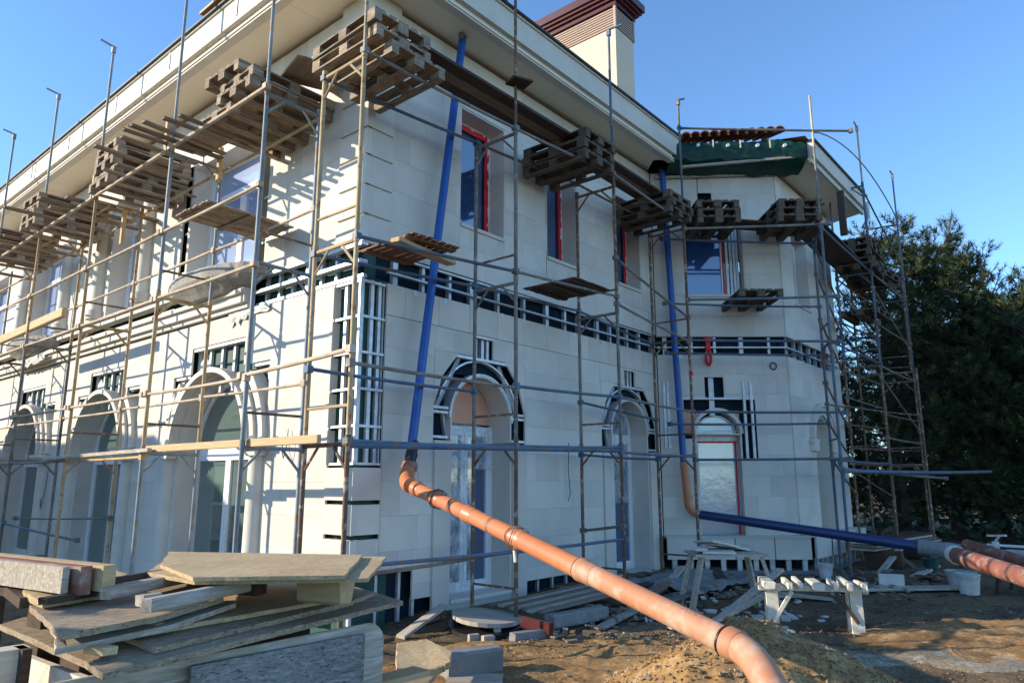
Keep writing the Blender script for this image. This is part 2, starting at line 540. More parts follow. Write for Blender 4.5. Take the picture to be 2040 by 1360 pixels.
xs = axis(2.0, 17.0, .075, 400); ys = axis(-1.0, 9.0, .075, 400)
g = MB()
for x in xs:
    for y in ys:
        g.v.append(V((x, y, gz(x, y))))
ny = len(ys)
for i in range(len(xs) - 1):
    for k in range(ny - 1):
        q = i * ny + k
        g.f.append((q, q + ny, q + ny + 1, q + 1))
tag(g.build('ground', 'soil', smooth=True, org=(0, 0, 0)), kind='structure')

# ------------------------------------------------------------------ the villa
X0, Y0, ZS = 5.25, 6.84, 8.05
villa = thing('villa', (X0, Y0, 0), 'cream stone villa under construction with scaffolded walls and wide eaves', 'house')
WL = Wall((X0, Y0, 0), (0, 1, 0), (-1, 0, 0))
WR = Wall((X0, Y0, 0), (1, 0, 0), (0, -1, 0))
Bx, By = 14.2, 4.85
dF = V((.643, -.766, 0)); nF = V((-.766, -.643, 0))
AF = V((Bx, By, 0)) - dF * 2.6
WF = Wall(AF, dF, nF)
WB = Wall((Bx, By, 0), (1, 0, 0), (0, -1, 0))
LL, LR, LF, LB = 20.0, AF.x - X0, 2.6, 3.45
WK = Wall((Bx + LB, By, 0), V((.643, .766, 0)), V((.766, -.643, 0)))      # far oblique side of the bay

BAYS = [3.35, 7.45, 11.55, 15.65]      # centres of the arched openings along the left wall
# openings through the wall (windows and doors)
door_L = [(c - 1.08, c + 1.08, 0.05, 3.27) for c in BAYS]
win_L = [(2.5, 4.72, 4.80, 6.95), (6.55, 8.0, 4.80, 7.2), (10.5, 12.75, 4.80, 6.95), (14.6, 16.8, 4.8, 6.95)]
void_L = []
for c in BAYS:
    void_L += [(c - 1.42, c + 1.42, 2.28, 3.33), (c - .72, c + .86, 3.33, 3.74)]
for a, b, z0, z1 in (win_L[0], win_L[2], win_L[3]):
    void_L += [(a - .22, a - .03, z0, z1 + .05), (b + .03, b + .25, z0, z1 + .05)]
void_L += [(0.0, .53, 1.86, 4.17), (0.2, 2.45, 4.13, 4.60)]
AR = [2.2, 6.2]                        # arched doors of the right wall
door_R = [(c - .63, c + .63, .18 if c < 4 else .1, 3.16) for c in AR]
win_R = [(1.68, 2.67, 5.30, 7.12), (3.73, 4.60, 5.30, 7.1), (5.9, 6.78, 5.33, 7.1)]
void_R = []
for c in AR:
    void_R += [(c - .95, c + .95, 2.22, 3.42), (c - .18, c + .22, 3.42, 3.71)]
void_R += [(0.0, .41, 1.86, 4.17), (.41, LR, 4.15, 4.55), (0, .95, -.6, .62), (.95, 1.28, -.6, .28), (3.1, 5.0, -.6, .27)]
win_F = [(.60, 1.86, 5.36, 6.96)]
door_F = [(.70, 1.60, .45, 3.05)]
void_F = [(0, LF, 4.15, 4.52), (.5, 1.9, 2.5, 3.27), (1.6, 1.9, 2.1, 2.6), (.93, 1.3, 3.3, 3.7), (.98, 1.27, 7.27, 7.55)]
win_B = [(.72, 1.7, 5.32, 6.9)]
door_B = [(1.28, 2.25, .3, 3.05)]
void_B = [(0, LB, 4.12, 4.52), (1.1, 1.5, .2, .62)]

pieces = []          # (size weight, wall, rect, w_front)


def clad(W, u0, u1, z0, z1, holes, cw, ch):
    r = 0; z = z0
    while z < z1 - .01:
        zt = min(z + ch, z1)
        u = u0 - (cw / 2 if r % 2 else 0)
        while u < u1 - .01:
            a, b = max(u, u0), min(u + cw, u1)
            for q in subtract([(a, b, z, zt)], holes):
                p = W.P((q[0] + q[1]) / 2, (q[2] + q[3]) / 2)
                vd = p - V((0, 0, 1.7))
                vis = abs(vd.normalized().dot(W.n)) * (q[1] - q[0]) * (q[3] - q[2]) / vd.length_squared
                pieces.append((vis, W, q))
            u += cw
        z = zt; r += 1


HT = 4.15
clad(WL, .53, LL, .05, 4.13, door_L + void_L, .62, .408)
clad(WL, .53, LL, 4.6, 7.98, win_L + void_L, .62, .4225)
clad(WR, .41, LR, .05, HT, door_R + void_R, .60, .41)
clad(WR, .41, LR, 4.55, 7.98, win_R + void_R, .60, .43)
clad(WF, .02, LF - .02, .62, HT, door_F + void_F, .52, .392)
clad(WF, .02, LF - .02, 4.52, 7.98, win_F + void_F, .65, .43)
clad(WB, .02, LB, .62, 4.12, door_B + void_B, .52, .39)
clad(WB, .02, LB, 4.52, 7.98, win_B + void_B, .65, .43)
pieces.sort(key=lambda t: -t[0])
rest = MB()
for i, (vis, W, q) in enumerate(pieces):
    e = .0011
    dz = random.uniform(-.0008, .0008)
    if i < 286:
        ez = .007 if (W is WR and 3.6 < q[2] < 3.8 and q[3] > 4.1) else e
        eu = .004 if ez > e else e
        mb = MB(); W.box(mb, q[0] + eu, q[1] - e, q[2] + ez, q[3] - e, -.03, dz)
        mb.build('stone_panel', 'stone', villa)
    else:
        W.box(rest, q[0] + e, q[1] - e, q[2] + e, q[3] - e, -.03, dz)
tag(rest.build('stone_cladding', 'stone_i', villa), kind='stuff')

# backing wall behind the panels, with the real openings
for nm, W, L, op, m in (('left', WL, LL, door_L + win_L, 'membrane'), ('right', WR, LR, door_R + win_R, 'membrane_blue'),
                        ('front', WF, LF, door_F + win_F, 'membrane_blue'), ('bay', WB, LB, door_B + win_B, 'membrane_blue')):
    mb = MB()
    lo = -.7
    a0 = .14 if nm in ('left', 'right') else 0.0
    for q in subtract([(a0, L, lo, 8.0)], op):
        W.box(mb, q[0], q[1], q[2], q[3], -.32, -.14)
    mb.build('wall', m, villa)
mb = MB(); WK.box(mb, 0, 2.6, -.5, 8.0, -.3, 0)
mb.build('wall', 'stone', villa)
# rear walls so that the house is a closed volume
mb = MB(); mb.box(X0 + .32, 21, Y0 + LL - .3, Y0 + LL, -.2, 8); mb.box(20.7, 21, 6.9, Y0 + LL - .3, -.2, 8)
mb.build('rear_wall', 'plaster', villa)
mb = MB(); mb.box(X0 + .4, 20.6, Y0 + .4, Y0 + LL - .4, 4.2, 4.5)
mb.build('floor_slab', 'concrete_grey', villa)
mb = MB(); mb.box(X0 + 1.6, X0 + 1.7, Y0 + 1.6, Y0 + LL - .4, 0.0, 8.0); mb.box(X0 + 1.7, 20.6, Y0 + 1.5, Y0 + 1.6, 0, 8.0)
mb.build('inner_wall', 'plaster', villa)


def reveal(W, u0, u1, z0, z1, dep, m='stone', arch=None, top=True, sill=True, t=.03):
    """stone lining of an opening: two jambs, head (or arch) and sill"""
    zj = arch if arch else z1
    for a, b in ((u0, u0 + t), (u1 - t, u1)):
        mb = MB(); W.box(mb, a, b, z0, zj, -dep, -.002); mb.build('reveal', m, villa)
    if arch:
        c = (u0 + u1) / 2; r = (u1 - u0) / 2
        mb = MB(); W.ring(mb, c, arch, r - t, r, -dep, -.002); mb.build('arch_lining', m, villa)
    elif top:
        mb = MB(); W.box(mb, u0 + t, u1 - t, z1 - t, z1, -dep, -.002); mb.build('reveal', m, villa)
    if sill:
        mb = MB(); W.box(mb, u0 + t, u1 - t, z0 - .03, z0 + .02, -dep, .03); mb.build('sill', m, villa)


def spandrels(W, c, zs, r, u0, u1, z1, w0, w1, m='stone', n=12):
    for sgn in (-1, 1):
        pts = [(c + sgn * r * math.cos(RAD(90 * k / n)), zs + r * math.sin(RAD(90 * k / n))) for k in range(n + 1)]
        ue = u0 if sgn < 0 else u1
        poly = pts + [(c, z1), (ue, z1), (ue, zs)]
        # split into convex strips
        mb = MB()
        for k in range(n):
            (a0, b0), (a1, b1) = pts[k], pts[k + 1]
            W.poly(mb, [(a0, b0), (a0, z1), (a1, z1), (a1, b1)], w0, w1)
        if abs(ue - (c + sgn * r)) > .01:
            W.box(mb, min(ue, c + sgn * r), max(ue, c + sgn * r), zs, z1, w0, w1)
        mb.build('spandrel', m, villa)


def window(W, u0, u1, z0, z1, w, leaves=1, transom=None, glass='glass', fr=.07, m='pvc', name='window', q=.065):
    """frame, leaf frames and panes; returns the window part"""
    f = MB()
    W.box(f, u0, u0 + fr, z0, z1, w - .07, w); W.box(f, u1 - fr, u1, z0, z1, w - .07, w)
    W.box(f, u0 + fr, u1 - fr, z1 - fr, z1, w - .07, w); W.box(f, u0 + fr, u1 - fr, z0, z0 + fr, w - .07, w)
    win = f.build(name, m, villa)
    zt = transom if transom else z1 - fr
    if transom:
        t = MB(); W.box(t, u0 + fr, u1 - fr, transom, transom + .09, w - .07, w + .004); t.build('transom', m, win)
        p = MB(); W.box(p, u0 + fr, u1 - fr, transom + .09, z1 - fr, w - .045, w - .03); p.build('pane', glass, win)
    lw = (u1 - u0 - 2 * fr) / leaves
    for k in range(leaves):
        a, b = u0 + fr + k * lw + .004, u0 + fr + (k + 1) * lw - .004
        s = MB()
        W.box(s, a, a + q, z0 + fr + .004, zt - .004, w - .06, w + .014); W.box(s, b - q, b, z0 + fr + .004, zt - .004, w - .06, w + .014)
        W.box(s, a + q, b - q, z0 + fr + .004, z0 + fr + q, w - .06, w + .014); W.box(s, a + q, b - q, zt - q, zt - .004, w - .06, w + .014)
        s.build('leaf_frame', m, win)
        p = MB(); W.box(p, a + q, b - q, z0 + fr + q, zt - q, w - .035, w - .02); p.build('pane', glass, win)
    return win


def arched_window(W, c, r, z0, zs, w, leaves=2, glass='glass', fr=.07, q=.07, m='pvc'):
    f = MB()
    W.box(f, c - r, c - r + fr, z0, zs, w - .07, w); W.box(f, c + r - fr, c + r, z0, zs, w - .07, w)
    W.box(f, c - r + fr, c + r - fr, z0, z0 + fr, w - .07, w)
    W.ring(f, c, zs, r - fr, r, w - .07, w)
    win = f.build('arched_window', m, villa)
    t = MB(); W.box(t, c - r + fr, c + r - fr, zs - .09, zs + .02, w - .075, w + .006); t.build('transom', m, win)
    p = MB(); W.disc(p, c, zs + .02, r - fr, w - .045, w - .03); p.build('pane', glass, win)
    lw = (2 * r - 2 * fr) / leaves
    for k in range(leaves):
        a, b = c - r + fr + k * lw + .004, c - r + fr + (k + 1) * lw - .004
        s = MB(); zt = zs - .09
        W.box(s, a, a + q, z0 + fr, zt, w - .06, w + .014); W.box(s, b - q, b, z0 + fr, zt, w - .06, w + .014)
        W.box(s, a + q, b - q, z0 + fr, z0 + fr + q, w - .06, w + .014); W.box(s, a + q, b - q, zt - q, zt, w - .06, w + .014)
        s.build('leaf_frame', m, win)
        p = MB(); W.box(p, a + q, b - q, z0 + fr + q, zt - q, w - .035, w - .02); p.build('pane', glass, win)
    return win


# --- left wall: arched french windows, mouldings, metal framing in the cut-outs
for bi, c in enumerate(BAYS):
    zs = 2.19; r = 1.08
    reveal(WL, c - r, c + r, .06, 3.27, .34, arch=zs)
    arched_window(WL, c, r - .03, .08, zs - .03, -.28)
    # projecting inner band of the arch
    mb = MB(); WL.ring(mb, c, zs, r, r + .075, -.02, .16, n=26); mb.build('archivolt_band', 'trim', villa)
    # unfinished fluted archivolt: only the lower quarters are in place
    for a0, a1, s in ((2, 44, -1), (136, 178, 1)):
        for k in range(4):
            mb = MB()
            WL.ring(mb, c, zs, r + .08 + k * .08, r + .145 + k * .08, -.12, .05 + .03 * (k % 2) + .02 * (3 - k), a0, a1, n=9)
            mb.build('archivolt_moulding', 'trim', villa)
    # impost capitals and round pilasters
    for s in (-1, 1):
        uc = c + s * (r + .2)
        for z0, z1, hw, w1 in ((2.16, 2.22, .27, .24), (2.10, 2.16, .23, .20), (2.03, 2.10, .18, .16)):
            mb = MB(); WL.box(mb, uc - hw, uc + hw, z0, z1, -.02, w1); mb.build('capital', 'trim', villa)
        mb = MB()
        mb.path([WL.P(uc, .05, .0), WL.P(uc, .25, 0), WL.P(uc, .26, 0), WL.P(uc, 2.03, 0)], [.17, .17, .14, .125], 18)
        mb.build('pilaster', 'trim', villa, smooth=True)
    # studs and rails visible in the cut-outs above the arch
    for k in range(5):
        u = c - .66 + k * .36
        mb = MB(); WL.box(mb, u, u + .055, 3.0, 3.74, -.135, -.09); mb.build('stud', 'zinc', villa)
    mb = MB(); WL.box(mb, c - .74, c + .88, 3.69, 3.735, -.135, -.02); mb.build('rail', 'zinc', villa)
    for s in (-1, 1):
        mb = MB(); WL.box(mb, c + s * 1.3 - .06, c + s * 1.3 + .06, 2.5, 3.30, -.135, -.09); mb.build('stud', 'zinc', villa)
        mb = MB(); WL.box(mb, min(c + s * .92, c + s * 1.42), max(c + s * .92, c + s * 1.42), 3.28, 3.325, -.135, -.03); mb.build('rail', 'zinc', villa)
    mb = MB(); WL.poly(mb, [(c + .3, 3.34), (c + .8, 3.34), (c + .8, 3.5), (c + .62, 3.62), (c + .4, 3.42)], -.138, -.1); mb.build('insulation_scrap', 'stonewhite', villa)

# upper windows of the left wall
for i, (a, b, z0, z1) in enumerate(win_L):
    reveal(WL, a, b, z0, z1, .4)
    window(WL, a + .03, b - .03, z0 + .02, z1 - .03, -.33, leaves=2, transom=z1 - .62, glass='glass_lilac')
    if i == 1:
        for u in (a - .3, b + .32):
            mb = MB(); mb.path([WL.P(u, 4.8, .02), WL.P(u, 4.98, .02), WL.P(u, 4.99, .02), WL.P(u, 6.9, .02)], [.2, .2, .155, .135], 18)
            mb.build('half_column', 'trim', villa, smooth=True)
            mb = MB(); WL.box(mb, u - .2, u + .2, 6.9, 7.05, 0, .24); mb.build('capital', 'trim', villa)
    else:
        for u in (a - .17, b + .08):
            for z in (z0 + .3, z0 + 1.0, z1 - .3):
                mb = MB(); WL.box(mb, u - .04, u + .13, z, z + .035, -.135, -.04); mb.build('bracket', 'zinc', villa)
for u in (10.2, 13.05):
    mb = MB(); mb.path([WL.P(u, 4.8, .02), WL.P(u, 4.98, .02), WL.P(u, 4.99, .02), WL.P(u, 6.9, .02)], [.2, .2, .155, .135], 18)
    mb.build('half_column', 'trim', villa, smooth=True)

# string course along the left wall (stepped moulding), not yet fitted near the corner
for z0, z1, w1 in ((4.15, 4.22, .07), (4.22, 4.34, .14), (4.34, 4.40, .20), (4.40, 4.43, .17), (4.62, 4.70, .10), (4.70, 4.745, .15)):
    for u0, u1 in ((2.5, 2.62), (4.62, LL)) if z0 > 4.38 else ((2.5, LL),):
        mb = MB(); WL.box(mb, u0, u1, z0, z1, -.01, w1); mb.build('string_course', 'trim', villa)
# balcony slabs of raw concrete under the french windows upstairs
for c in (BAYS[0] + .1, BAYS[2]):
    mb = MB()
    n = 40
    prof = [(1.0, 4.74), (1.02, 4.66), (1.0, 4.58), (.93, 4.53), (.72, 4.44), (.6, 4.38)]
    rings = []
    for s_, z in prof:
        for k in range(n + 1):
            t = math.pi * k / n
            jr = 1 + .035 * NZ.noise((k * .9, z * 9, c)) * (1 if s_ > .9 else .2)
            mb.v.append(WL.P(c + 1.32 * s_ * jr * math.cos(t), z + .012 * NZ.noise((k * 1.7, z * 5, 2)), .52 * s_ * jr * math.sin(t) + .01))
    for i in range(len(prof) - 1):
        for k in range(n):
            q = i * (n + 1) + k
            mb.f.append((q, q + 1, q + n + 2, q + n + 1))
    mb.f.append(tuple(range(n + 1)))
    mb.f.append(tuple((len(prof) - 1) * (n + 1) + k for k in range(n, -1, -1)))
    mb.build('balcony_slab', 'concrete', villa)
# torn white sheet hanging under the far slab
mb = MB()
mb.grid(lambda a, b: WL.P(10.3 + 2.2 * a, 4.36 - (.16 + .14 * abs(NZ.noise((a * 9, 3, 1)))) * b, .25 + .05 * NZ.noise((a * 7, b * 3, 5))), 24, 4)
mb.build('torn_sheet', 'stonewhite', villa); mb = MB()
mb.grid(lambda a, b: WL.P(2.0 + 1.1 * a, 4.14 - (.1 + .2 * abs(NZ.noise((a * 6, 8, 1)))) * b, .03 + .03 * NZ.noise((a * 7, b * 3, 8))), 16, 4)
mb.build('torn_sheet', 'stonewhite', villa)

# metal framing around the corner: band, corner posts, horizontal rails
for u in [.62 + .33 * k for k in range(6)]:
    mb = MB(); WL.box(mb, u, u + .05, 4.13, 4.6, -.135, -.085); mb.build('stud', 'zinc', villa)
for z, w in ((4.56, .01), (4.33, .03), (4.15, -.02)):
    mb = MB(); WL.box(mb, .0, 2.45, z, z + .045, -.08, w); mb.build('rail', 'zinc', villa)
mb = MB(); mb.box(X0 + .10, X0 + .62, Y0 + .10, Y0 + .62, -.7, 4.2); mb.build('corner_insulation', 'membrane', villa)
mb = MB(); WL.box(mb, .0, .045, 1.88, 4.15, -.05, 0); mb.build('corner_profile', 'zinc', villa)
for u, t in ((.17, .055), (.33, .05)):
    mb = MB(); WL.box(mb, u, u + t, 1.88, 4.15, -.09, -.045); mb.build('stud', 'zinc', villa)
for u, t in ((.19, .05), (.31, .045), (.385, .02)):
    mb = MB(); WR.box(mb, u, u + t, 1.88, 4.15, -.09, -.045); mb.build('stud', 'zinc', villa)
for k in range(5):
    mb = MB(); z = 1.95 + k * .44; WL.poly(mb, [(.10, z), (.14, z + .02), (.135, z + .22), (.11, z + .33), (.085, z + .15)], -.098, -.085); mb.build('insulation_scrap', 'stonewhite', villa)
for k in range(6):
    z = 1.88 + .444 * k
    mb = MB(); WL.box(mb, .055, .52, z, z + .03, -.06, -.015); mb.build('rail', 'zinc', villa)
    mb = MB(); WR.box(mb, .002, .40, z, z + .03, -.06, -.015); mb.build('rail', 'zinc', villa)
# side strips left of the corner framing
for k in range(5):
    mb = MB(); WL.box(mb, .53, .56 + .03 * (k % 2), 1.9 + k * .45, 2.3 + k * .45, -.1, .012); mb.build('edge_strip', 'stone', villa)
# lower and upper quoins
for k, (z0, z1) in enumerate(((1.475, 1.85), (1.085, 1.425), (.64, 1.03))):
    p = .035
    mb = MB(); WL.box(mb, -p, .50, z0, z1, -.05, p); mb.build('quoin', 'stone', villa)
    mb = MB(); WR.box(mb, .002 + 0, .38, z0, z1, -.05, p - .002); mb.build('quoin', 'stone', villa)
zq = [4.62, 4.94, 5.33, 5.73, 6.10, 6.52, 6.94, 7.36]
for k in range(7):
    z0, z1 = zq[k] + .025, zq[k + 1] - .012
    mb = MB(); WL.box(mb, -.03, .53, z0, z1, -.05, .03); mb.build('quoin', 'stone', villa)
    mb = MB(); WR.box(mb, .002, .41, z0, z1, -.05, .028); mb.build('quoin', 'stone', villa)
mb = MB(); WL.box(mb, 0.0, .53, 4.6, 7.98, -.06, 0); WR.box(mb, 0.062, .41, 4.6, 7.98, -.06, 0); mb.build('corner_lining', 'stone', villa)
mb = MB(); WL.box(mb, -.05, .58, 7.36, 8.04, -.02, .05); WR.box(mb, .022, .46, 7.36, 8.04, -.02, .048); mb.build('corner_capital', 'trim', villa)

# --- right wall: arched doors with open archivolt framing
for i, c in enumerate(AR):
    zs, r, zb = 2.53, .63, (.18 if i == 0 else .1)
    reveal(WR, c - r, c + r, zb, 3.16, .45, arch=zs, t=.025)
    # blanking stones around the ring so that the void is an octagonal ring
    for s in (-1, 1):
        mb = MB(); WR.poly(mb, [(c + s * .945, 3.418), (c + s * .945, 2.68), (c + s * .80, 3.08), (c + s * .50, 3.418)], -.03, .001); mb.build('stone_panel', 'stone', villa)
        # slanted studs and feet of the ring
        mb = MB(); mb.beam(WR.P(c + s * .86, 2.62, -.08), WR.P(c + s * .42, 3.36, -.08), .05, .075, nF); mb.build('stud', 'zinc', villa)
        mb = MB(); mb.beam(WR.P(c + s * .70, 2.6, -.1), WR.P(c + s * .62, 2.25, -.1), .04, .05, (0, 1, 0)); mb.build('stud', 'zinc', villa)
        for z in (2.25, 2.58, 2.64):
            mb = MB(); WR.box(mb, min(c + s * .66, c + s * .95), max(c + s * .66, c + s * .95), z, z + .035, -.12, -.015); mb.build('rail', 'zinc', villa)
    mb = MB(); WR.ring(mb, c, zs, r, r + .03, -.1, .004); mb.build('arch_edge', 'zinc', villa)
    mb = MB(); WR.ring(mb, c, zs, r + .2, r + .225, -.13, -.05, 20, 160, n=14); mb.build('arch_edge', 'zinc', villa)
    mb = MB(); WR.box(mb, c - .6, c + .62, 3.37, 3.41, -.12, .0); mb.build('rail', 'zinc', villa)
    for u in (-.12, .02, .13):
        mb = MB(); WR.box(mb, c + u, c + u + .05, 3.42, 3.70, -.13, -.05); mb.build('stud', 'zinc', villa)
    mb = MB(); WR.box(mb, c - .19, c + .23, 3.7, 3.725, -.1, .004); mb.build('rail', 'zinc', villa)
    # step blocks at the foot of the ring
    if i == 0:
        mb = MB(); WR.disc(mb, c, zs - .02, r - .025, -.43, -.40); mb.build('tympanum', 'peach', villa)
        window(WR, c - r + .025, c + r - .025, zb + .02, zs - .06, -.36, leaves=2, glass='glass_blue')
    else:
        arched_window(WR, c, r - .025, zb + .02, zs, -.36, leaves=1, glass='glass_blue')
    # jamb pilasters beside the door
    for s in (-1, 1):
        mb = MB(); WR.box(mb, c + s * .79 - .15, c + s * .79 + .15, zb - .1, 2.22, 0.003, .035); mb.build('jamb_pilaster', 'stone', villa)

def tape(W, u0, u1, z0, z1, w):
    mb = MB(); vert = (z1 - z0) > (u1 - u0)
    n = (30, 3) if not vert else (3, 40)
    mb.grid(lambda a, b: W.P(u0 + (u1 - u0) * a + (.012 * NZ.noise((u0 * 9, b * 7, 1)) if vert else 0), z0 + (z1 - z0) * b + (0 if vert else .012 * NZ.noise((a * 5, u0, 2))),
                             w + .012 + .011 * NZ.noise((a * 6 + u0 * 5, b * (16 if vert else 3), 4))), n[0], n[1])
    return mb.build('red_tape', 'red', villa, smooth=True)


for a, b, z0, z1 in win_R:
    reveal(WR, a, b, z0, z1, .34, t=.02)
    window(WR, a + .02, b - .02, z0 + .02, z1 - .02, -.30, glass='glass_blue', fr=.035, q=.03)
    tape(WR, b - .16, b - .065, z0 + .03, z1 - .05, -.296)
    tape(WR, a + .03, b - .15, z1 - .15, z1 - .06, -.296)

# unfinished band on the right wall and round the bay
for W, L, u0 in ((WR, LR, .45), (WF, LF, .05), (WB, LB, .05)):
    u = u0 + .1; k = 0
    while u < L - .05:
        mb = MB(); W.box(mb, u, u + (.05 if k % 3 else .08), 4.16, 4.54, -.135, -.07); mb.build('stud', 'zinc', villa)
        u += random.uniform(.36, .62); k += 1
    for z, w in ((4.515, -.03), (4.285, .0)):
        mb = MB(); W.box(mb, u0 - .03, L - .01, z, z + .028, w - .05, w); mb.build('rail', 'zinc', villa)
    u = u0 + .4
    while u < L - .2:
        mb = MB(); W.box(mb, u, u + .06, 4.08, 4.15, -.1, .004); mb.build('bracket', 'zinc', villa)
        u += random.uniform(.5, .8)
# studs in the open strips at the foot of the right wall
for a, b, z in ((.0, .95, .62), (.95, 1.28, .28), (3.1, 5.0, .27)):
    u = a + .08
    while u < b - .05:
        mb = MB(); WR.box(mb, u, u + .04, -.5, z, -.135, -.09); mb.build('stud', 'zinc', villa)
        u += .36

# --- bay, face towards the camera
c, r = 1.15, .45
spandrels(WF, c, 2.6, r, .5, 1.6, 3.05, -.14, -.1, 'peach')
mb = MB(); WF.ring(mb, c, 2.6, r - .02, r + .05, -.3, -.02); mb.build('arch_lining', 'trim', villa)
reveal(WF, .70, 1.60, .45, 2.6, .36, t=.03)
arched_window(WF, c, r - .03, .47, 2.55, -.22, leaves=1, glass='film', fr=.035, q=.03, m='zinc')
t = MB(); WF.box(t, .75, 1.56, 2.43, 2.46, -.204, -.185); WF.box(t, 1.505, 1.535, .5, 2.43, -.204, -.185); t.build('red_tape', 'red', villa)
for u, z0, z1 in ((.1, 2.3, 3.6), (.17, 2.3, 3.6), (1.66, 2.12, 3.62), (1.80, 2.12, 3.62)):
    mb = MB(); WF.box(mb, u, u + .05, z0, z1, -.02, .03); mb.build('stud', 'zinc', villa)
mb = MB(); WF.box(mb, .45, 1.95, 3.26, 3.30, -.1, .01); mb.build('rail', 'zinc', villa)
mb = MB(); WF.box(mb, 1.02, 1.12, 2.95, 3.7, -.13, -.06); mb.build('stud', 'zinc', villa)
reveal(WF, .60, 1.86, 5.36, 6.96, .26, t=.02)
window(WF, .62, 1.5, 5.38, 6.94, -.2, glass='glass_bay', fr=.03, q=.025)
t = MB(); WF.box(t, 1.47, 1.495, 5.4, 6.9, -.196, -.175); t.build('red_tape', 'red', villa)
for u in (1.54, 1.62, 1.69, 1.75):
    mb = MB(); WF.box(mb, u, u + .05, 5.38, 6.94, -.24, -.18); mb.build('stud', 'zinc', villa)
# projecting plinth under the bay: panels over an open gap and a concrete footing
for u0, u1 in ((.0, .62), (.63, 1.25), (1.26, 1.98), (1.99, 2.66)):
    mb = MB(); WF.box(mb, u0 + .004, u1 - .004, .28, .66, .29, .33); mb.build('plinth_panel', 'stone', villa)
mb = MB(); WF.box(mb, 0, 2.66, .665, .69, -.1, .34); mb.build('plinth_top', 'stone', villa)
mb = MB(); WF.box(mb, 1.36, 1.60, .42, .56, .332, .345); mb.build('patch', 'stonewhite', villa)
for u0, u1 in ((.02, .9), (.9, 1.8), (1.8, 3.3)):
    mb = MB(); WB.box(mb, u0 + .004 - .08, u1 - .004, .28, .66, .26, .30); mb.build('plinth_panel', 'stone', villa)
mb = MB(); WB.box(mb, -.1, 3.3, .665, .69, -.1, .31); mb.build('plinth_top', 'stone', villa)
for k in range(9):
    mb = MB(); WF.box(mb, .1 + k * .3, .19 + k * .3, .0, .28, .2, .26); mb.build('stud', 'zinc', villa)
    mb = MB(); WB.box(mb, .1 + k * .3, .19 + k * .3, .0, .28, .18, .24); mb.build('stud', 'zinc', villa)
mb = MB(); WF.box(mb, -.1, 2.75, -.6, .08, -.14, .28); WB.box(mb, .0, 3.4, -.6, .08, -.14, .26); mb.build('footing', 'concrete_grey', villa)
# --- bay, side face: niche with archivolt and window
c, r = 1.75, .5
spandrels(WB, c, 2.55, r, 1.28, 2.25, 3.05, -.03, 0)
reveal(WB, 1.28, 2.25, .3, 3.05, .3, arch=2.55, sill=False)
mb = MB(); WB.box(mb, 1.28, 2.25, .3, 3.05, -.33, -.3); mb.build('niche_back', 'stone', villa)
for k in range(3):
    mb = MB(); WB.ring(mb, c, 2.55, r + .02 + k * .09, r + .10 + k * .09, 0, .05 + .025 * k, n=16); mb.build('archivolt_moulding', 'stone', villa)
for s in (-1, 1):
    for z0, z1, hw in ((2.46, 2.54, .2), (2.3, 2.46, .15)):
        mb = MB(); WB.box(mb, c + s * .65 - hw, c + s * .65 + hw, z0, z1, .001, .09); mb.build('capital', 'stone', villa)
reveal(WB, .72, 1.7, 5.32, 6.9, .3, t=.02)
window(WB, .74, 1.68, 5.34, 6.88, -.25, glass='film', fr=.05)
mb = MB(); mb.path([WF.P(2.3, 3.92, .02) + dF * .06 * math.cos(t) + V((0, 0, .07 * math.sin(t))) for t in [k * .5236 for k in range(13)]], .012, 6)
mb.build('wall_ring', 'black_pvc', villa, smooth=True)

# --- eaves: soffit, stepped fascia, gutter
OX, OY = 4.45, 6.14                   # outer lines of the eaves (left wall, right wall)
YE, XE = Y0 + LL, 12.55
mb = MB(); mb.box(OX + .05, X0 + .1, OY + .05, YE, ZS, ZS + .03); mb.build('soffit', 'soffit', villa)
mb = MB(); mb.box(X0 + .1, XE, OY + .05, Y0 + .1, ZS, ZS + .03); mb.build('soffit', 'soffit', villa)
for k in range(7):
    y = 7.9 + k * 2.4
    mb = MB(); mb.box(OX + .07, X0 - .01, y, y + .006, ZS - .003, ZS - .0005); mb.build('soffit_joint', 'trim', villa)
for k in range(3):
    x = 6.6 + k * 2.2
    mb = MB(); mb.box(x, x + .006, OY + .07, Y0 - .01, ZS - .003, ZS - .0005); mb.build('soffit_joint', 'trim', villa)
for w, z0, z1 in ((.07, -.03, .09), (.0, .09, .47), (-.03, .47, .50)):
    mb = MB(); mb.box(OX + w, OX + w + .1 + (.1 - w), OY + w, YE, ZS + z0, ZS + z1); mb.build('fascia', 'trim', villa)
    mb = MB(); mb.box(OX + w + .2 - w + .001, XE, OY + w, OY + w + .1 + (.1 - w), ZS + z0 + .001, ZS + z1 - .001); mb.build('fascia', 'trim', villa)
for y in (8.9, 11.0, 13.1, 15.4, 17.6, 20):
    mb = MB(); mb.box(OX - .015, OX - .001, y, y + .035, ZS + .17, ZS + .45); mb.build('fascia_clip', 'zinc', villa)
mb = MB(); mb.box(OX - .07, OX + .08, OY - .07, YE, ZS + .50, ZS + .53); mb.box(OX + .08, XE, OY - .07, OY + .08, ZS + .501, ZS + .531); mb.build('gutter_edge', 'dark', villa)
# pieces of scaffold board lying on the eaves edge
mb = MB(); mb.beam((OX - .02, 8.2, ZS + .58), (OX + .02, 9.9, ZS + .62), .22, .04); mb.build('edge_board', 'timber', villa)
mb = MB(); mb.box(6.1, 7.1, OY - .06, OY + .2, ZS + .535, ZS + .60); mb.build('edge_sheet', 'membrane', villa)

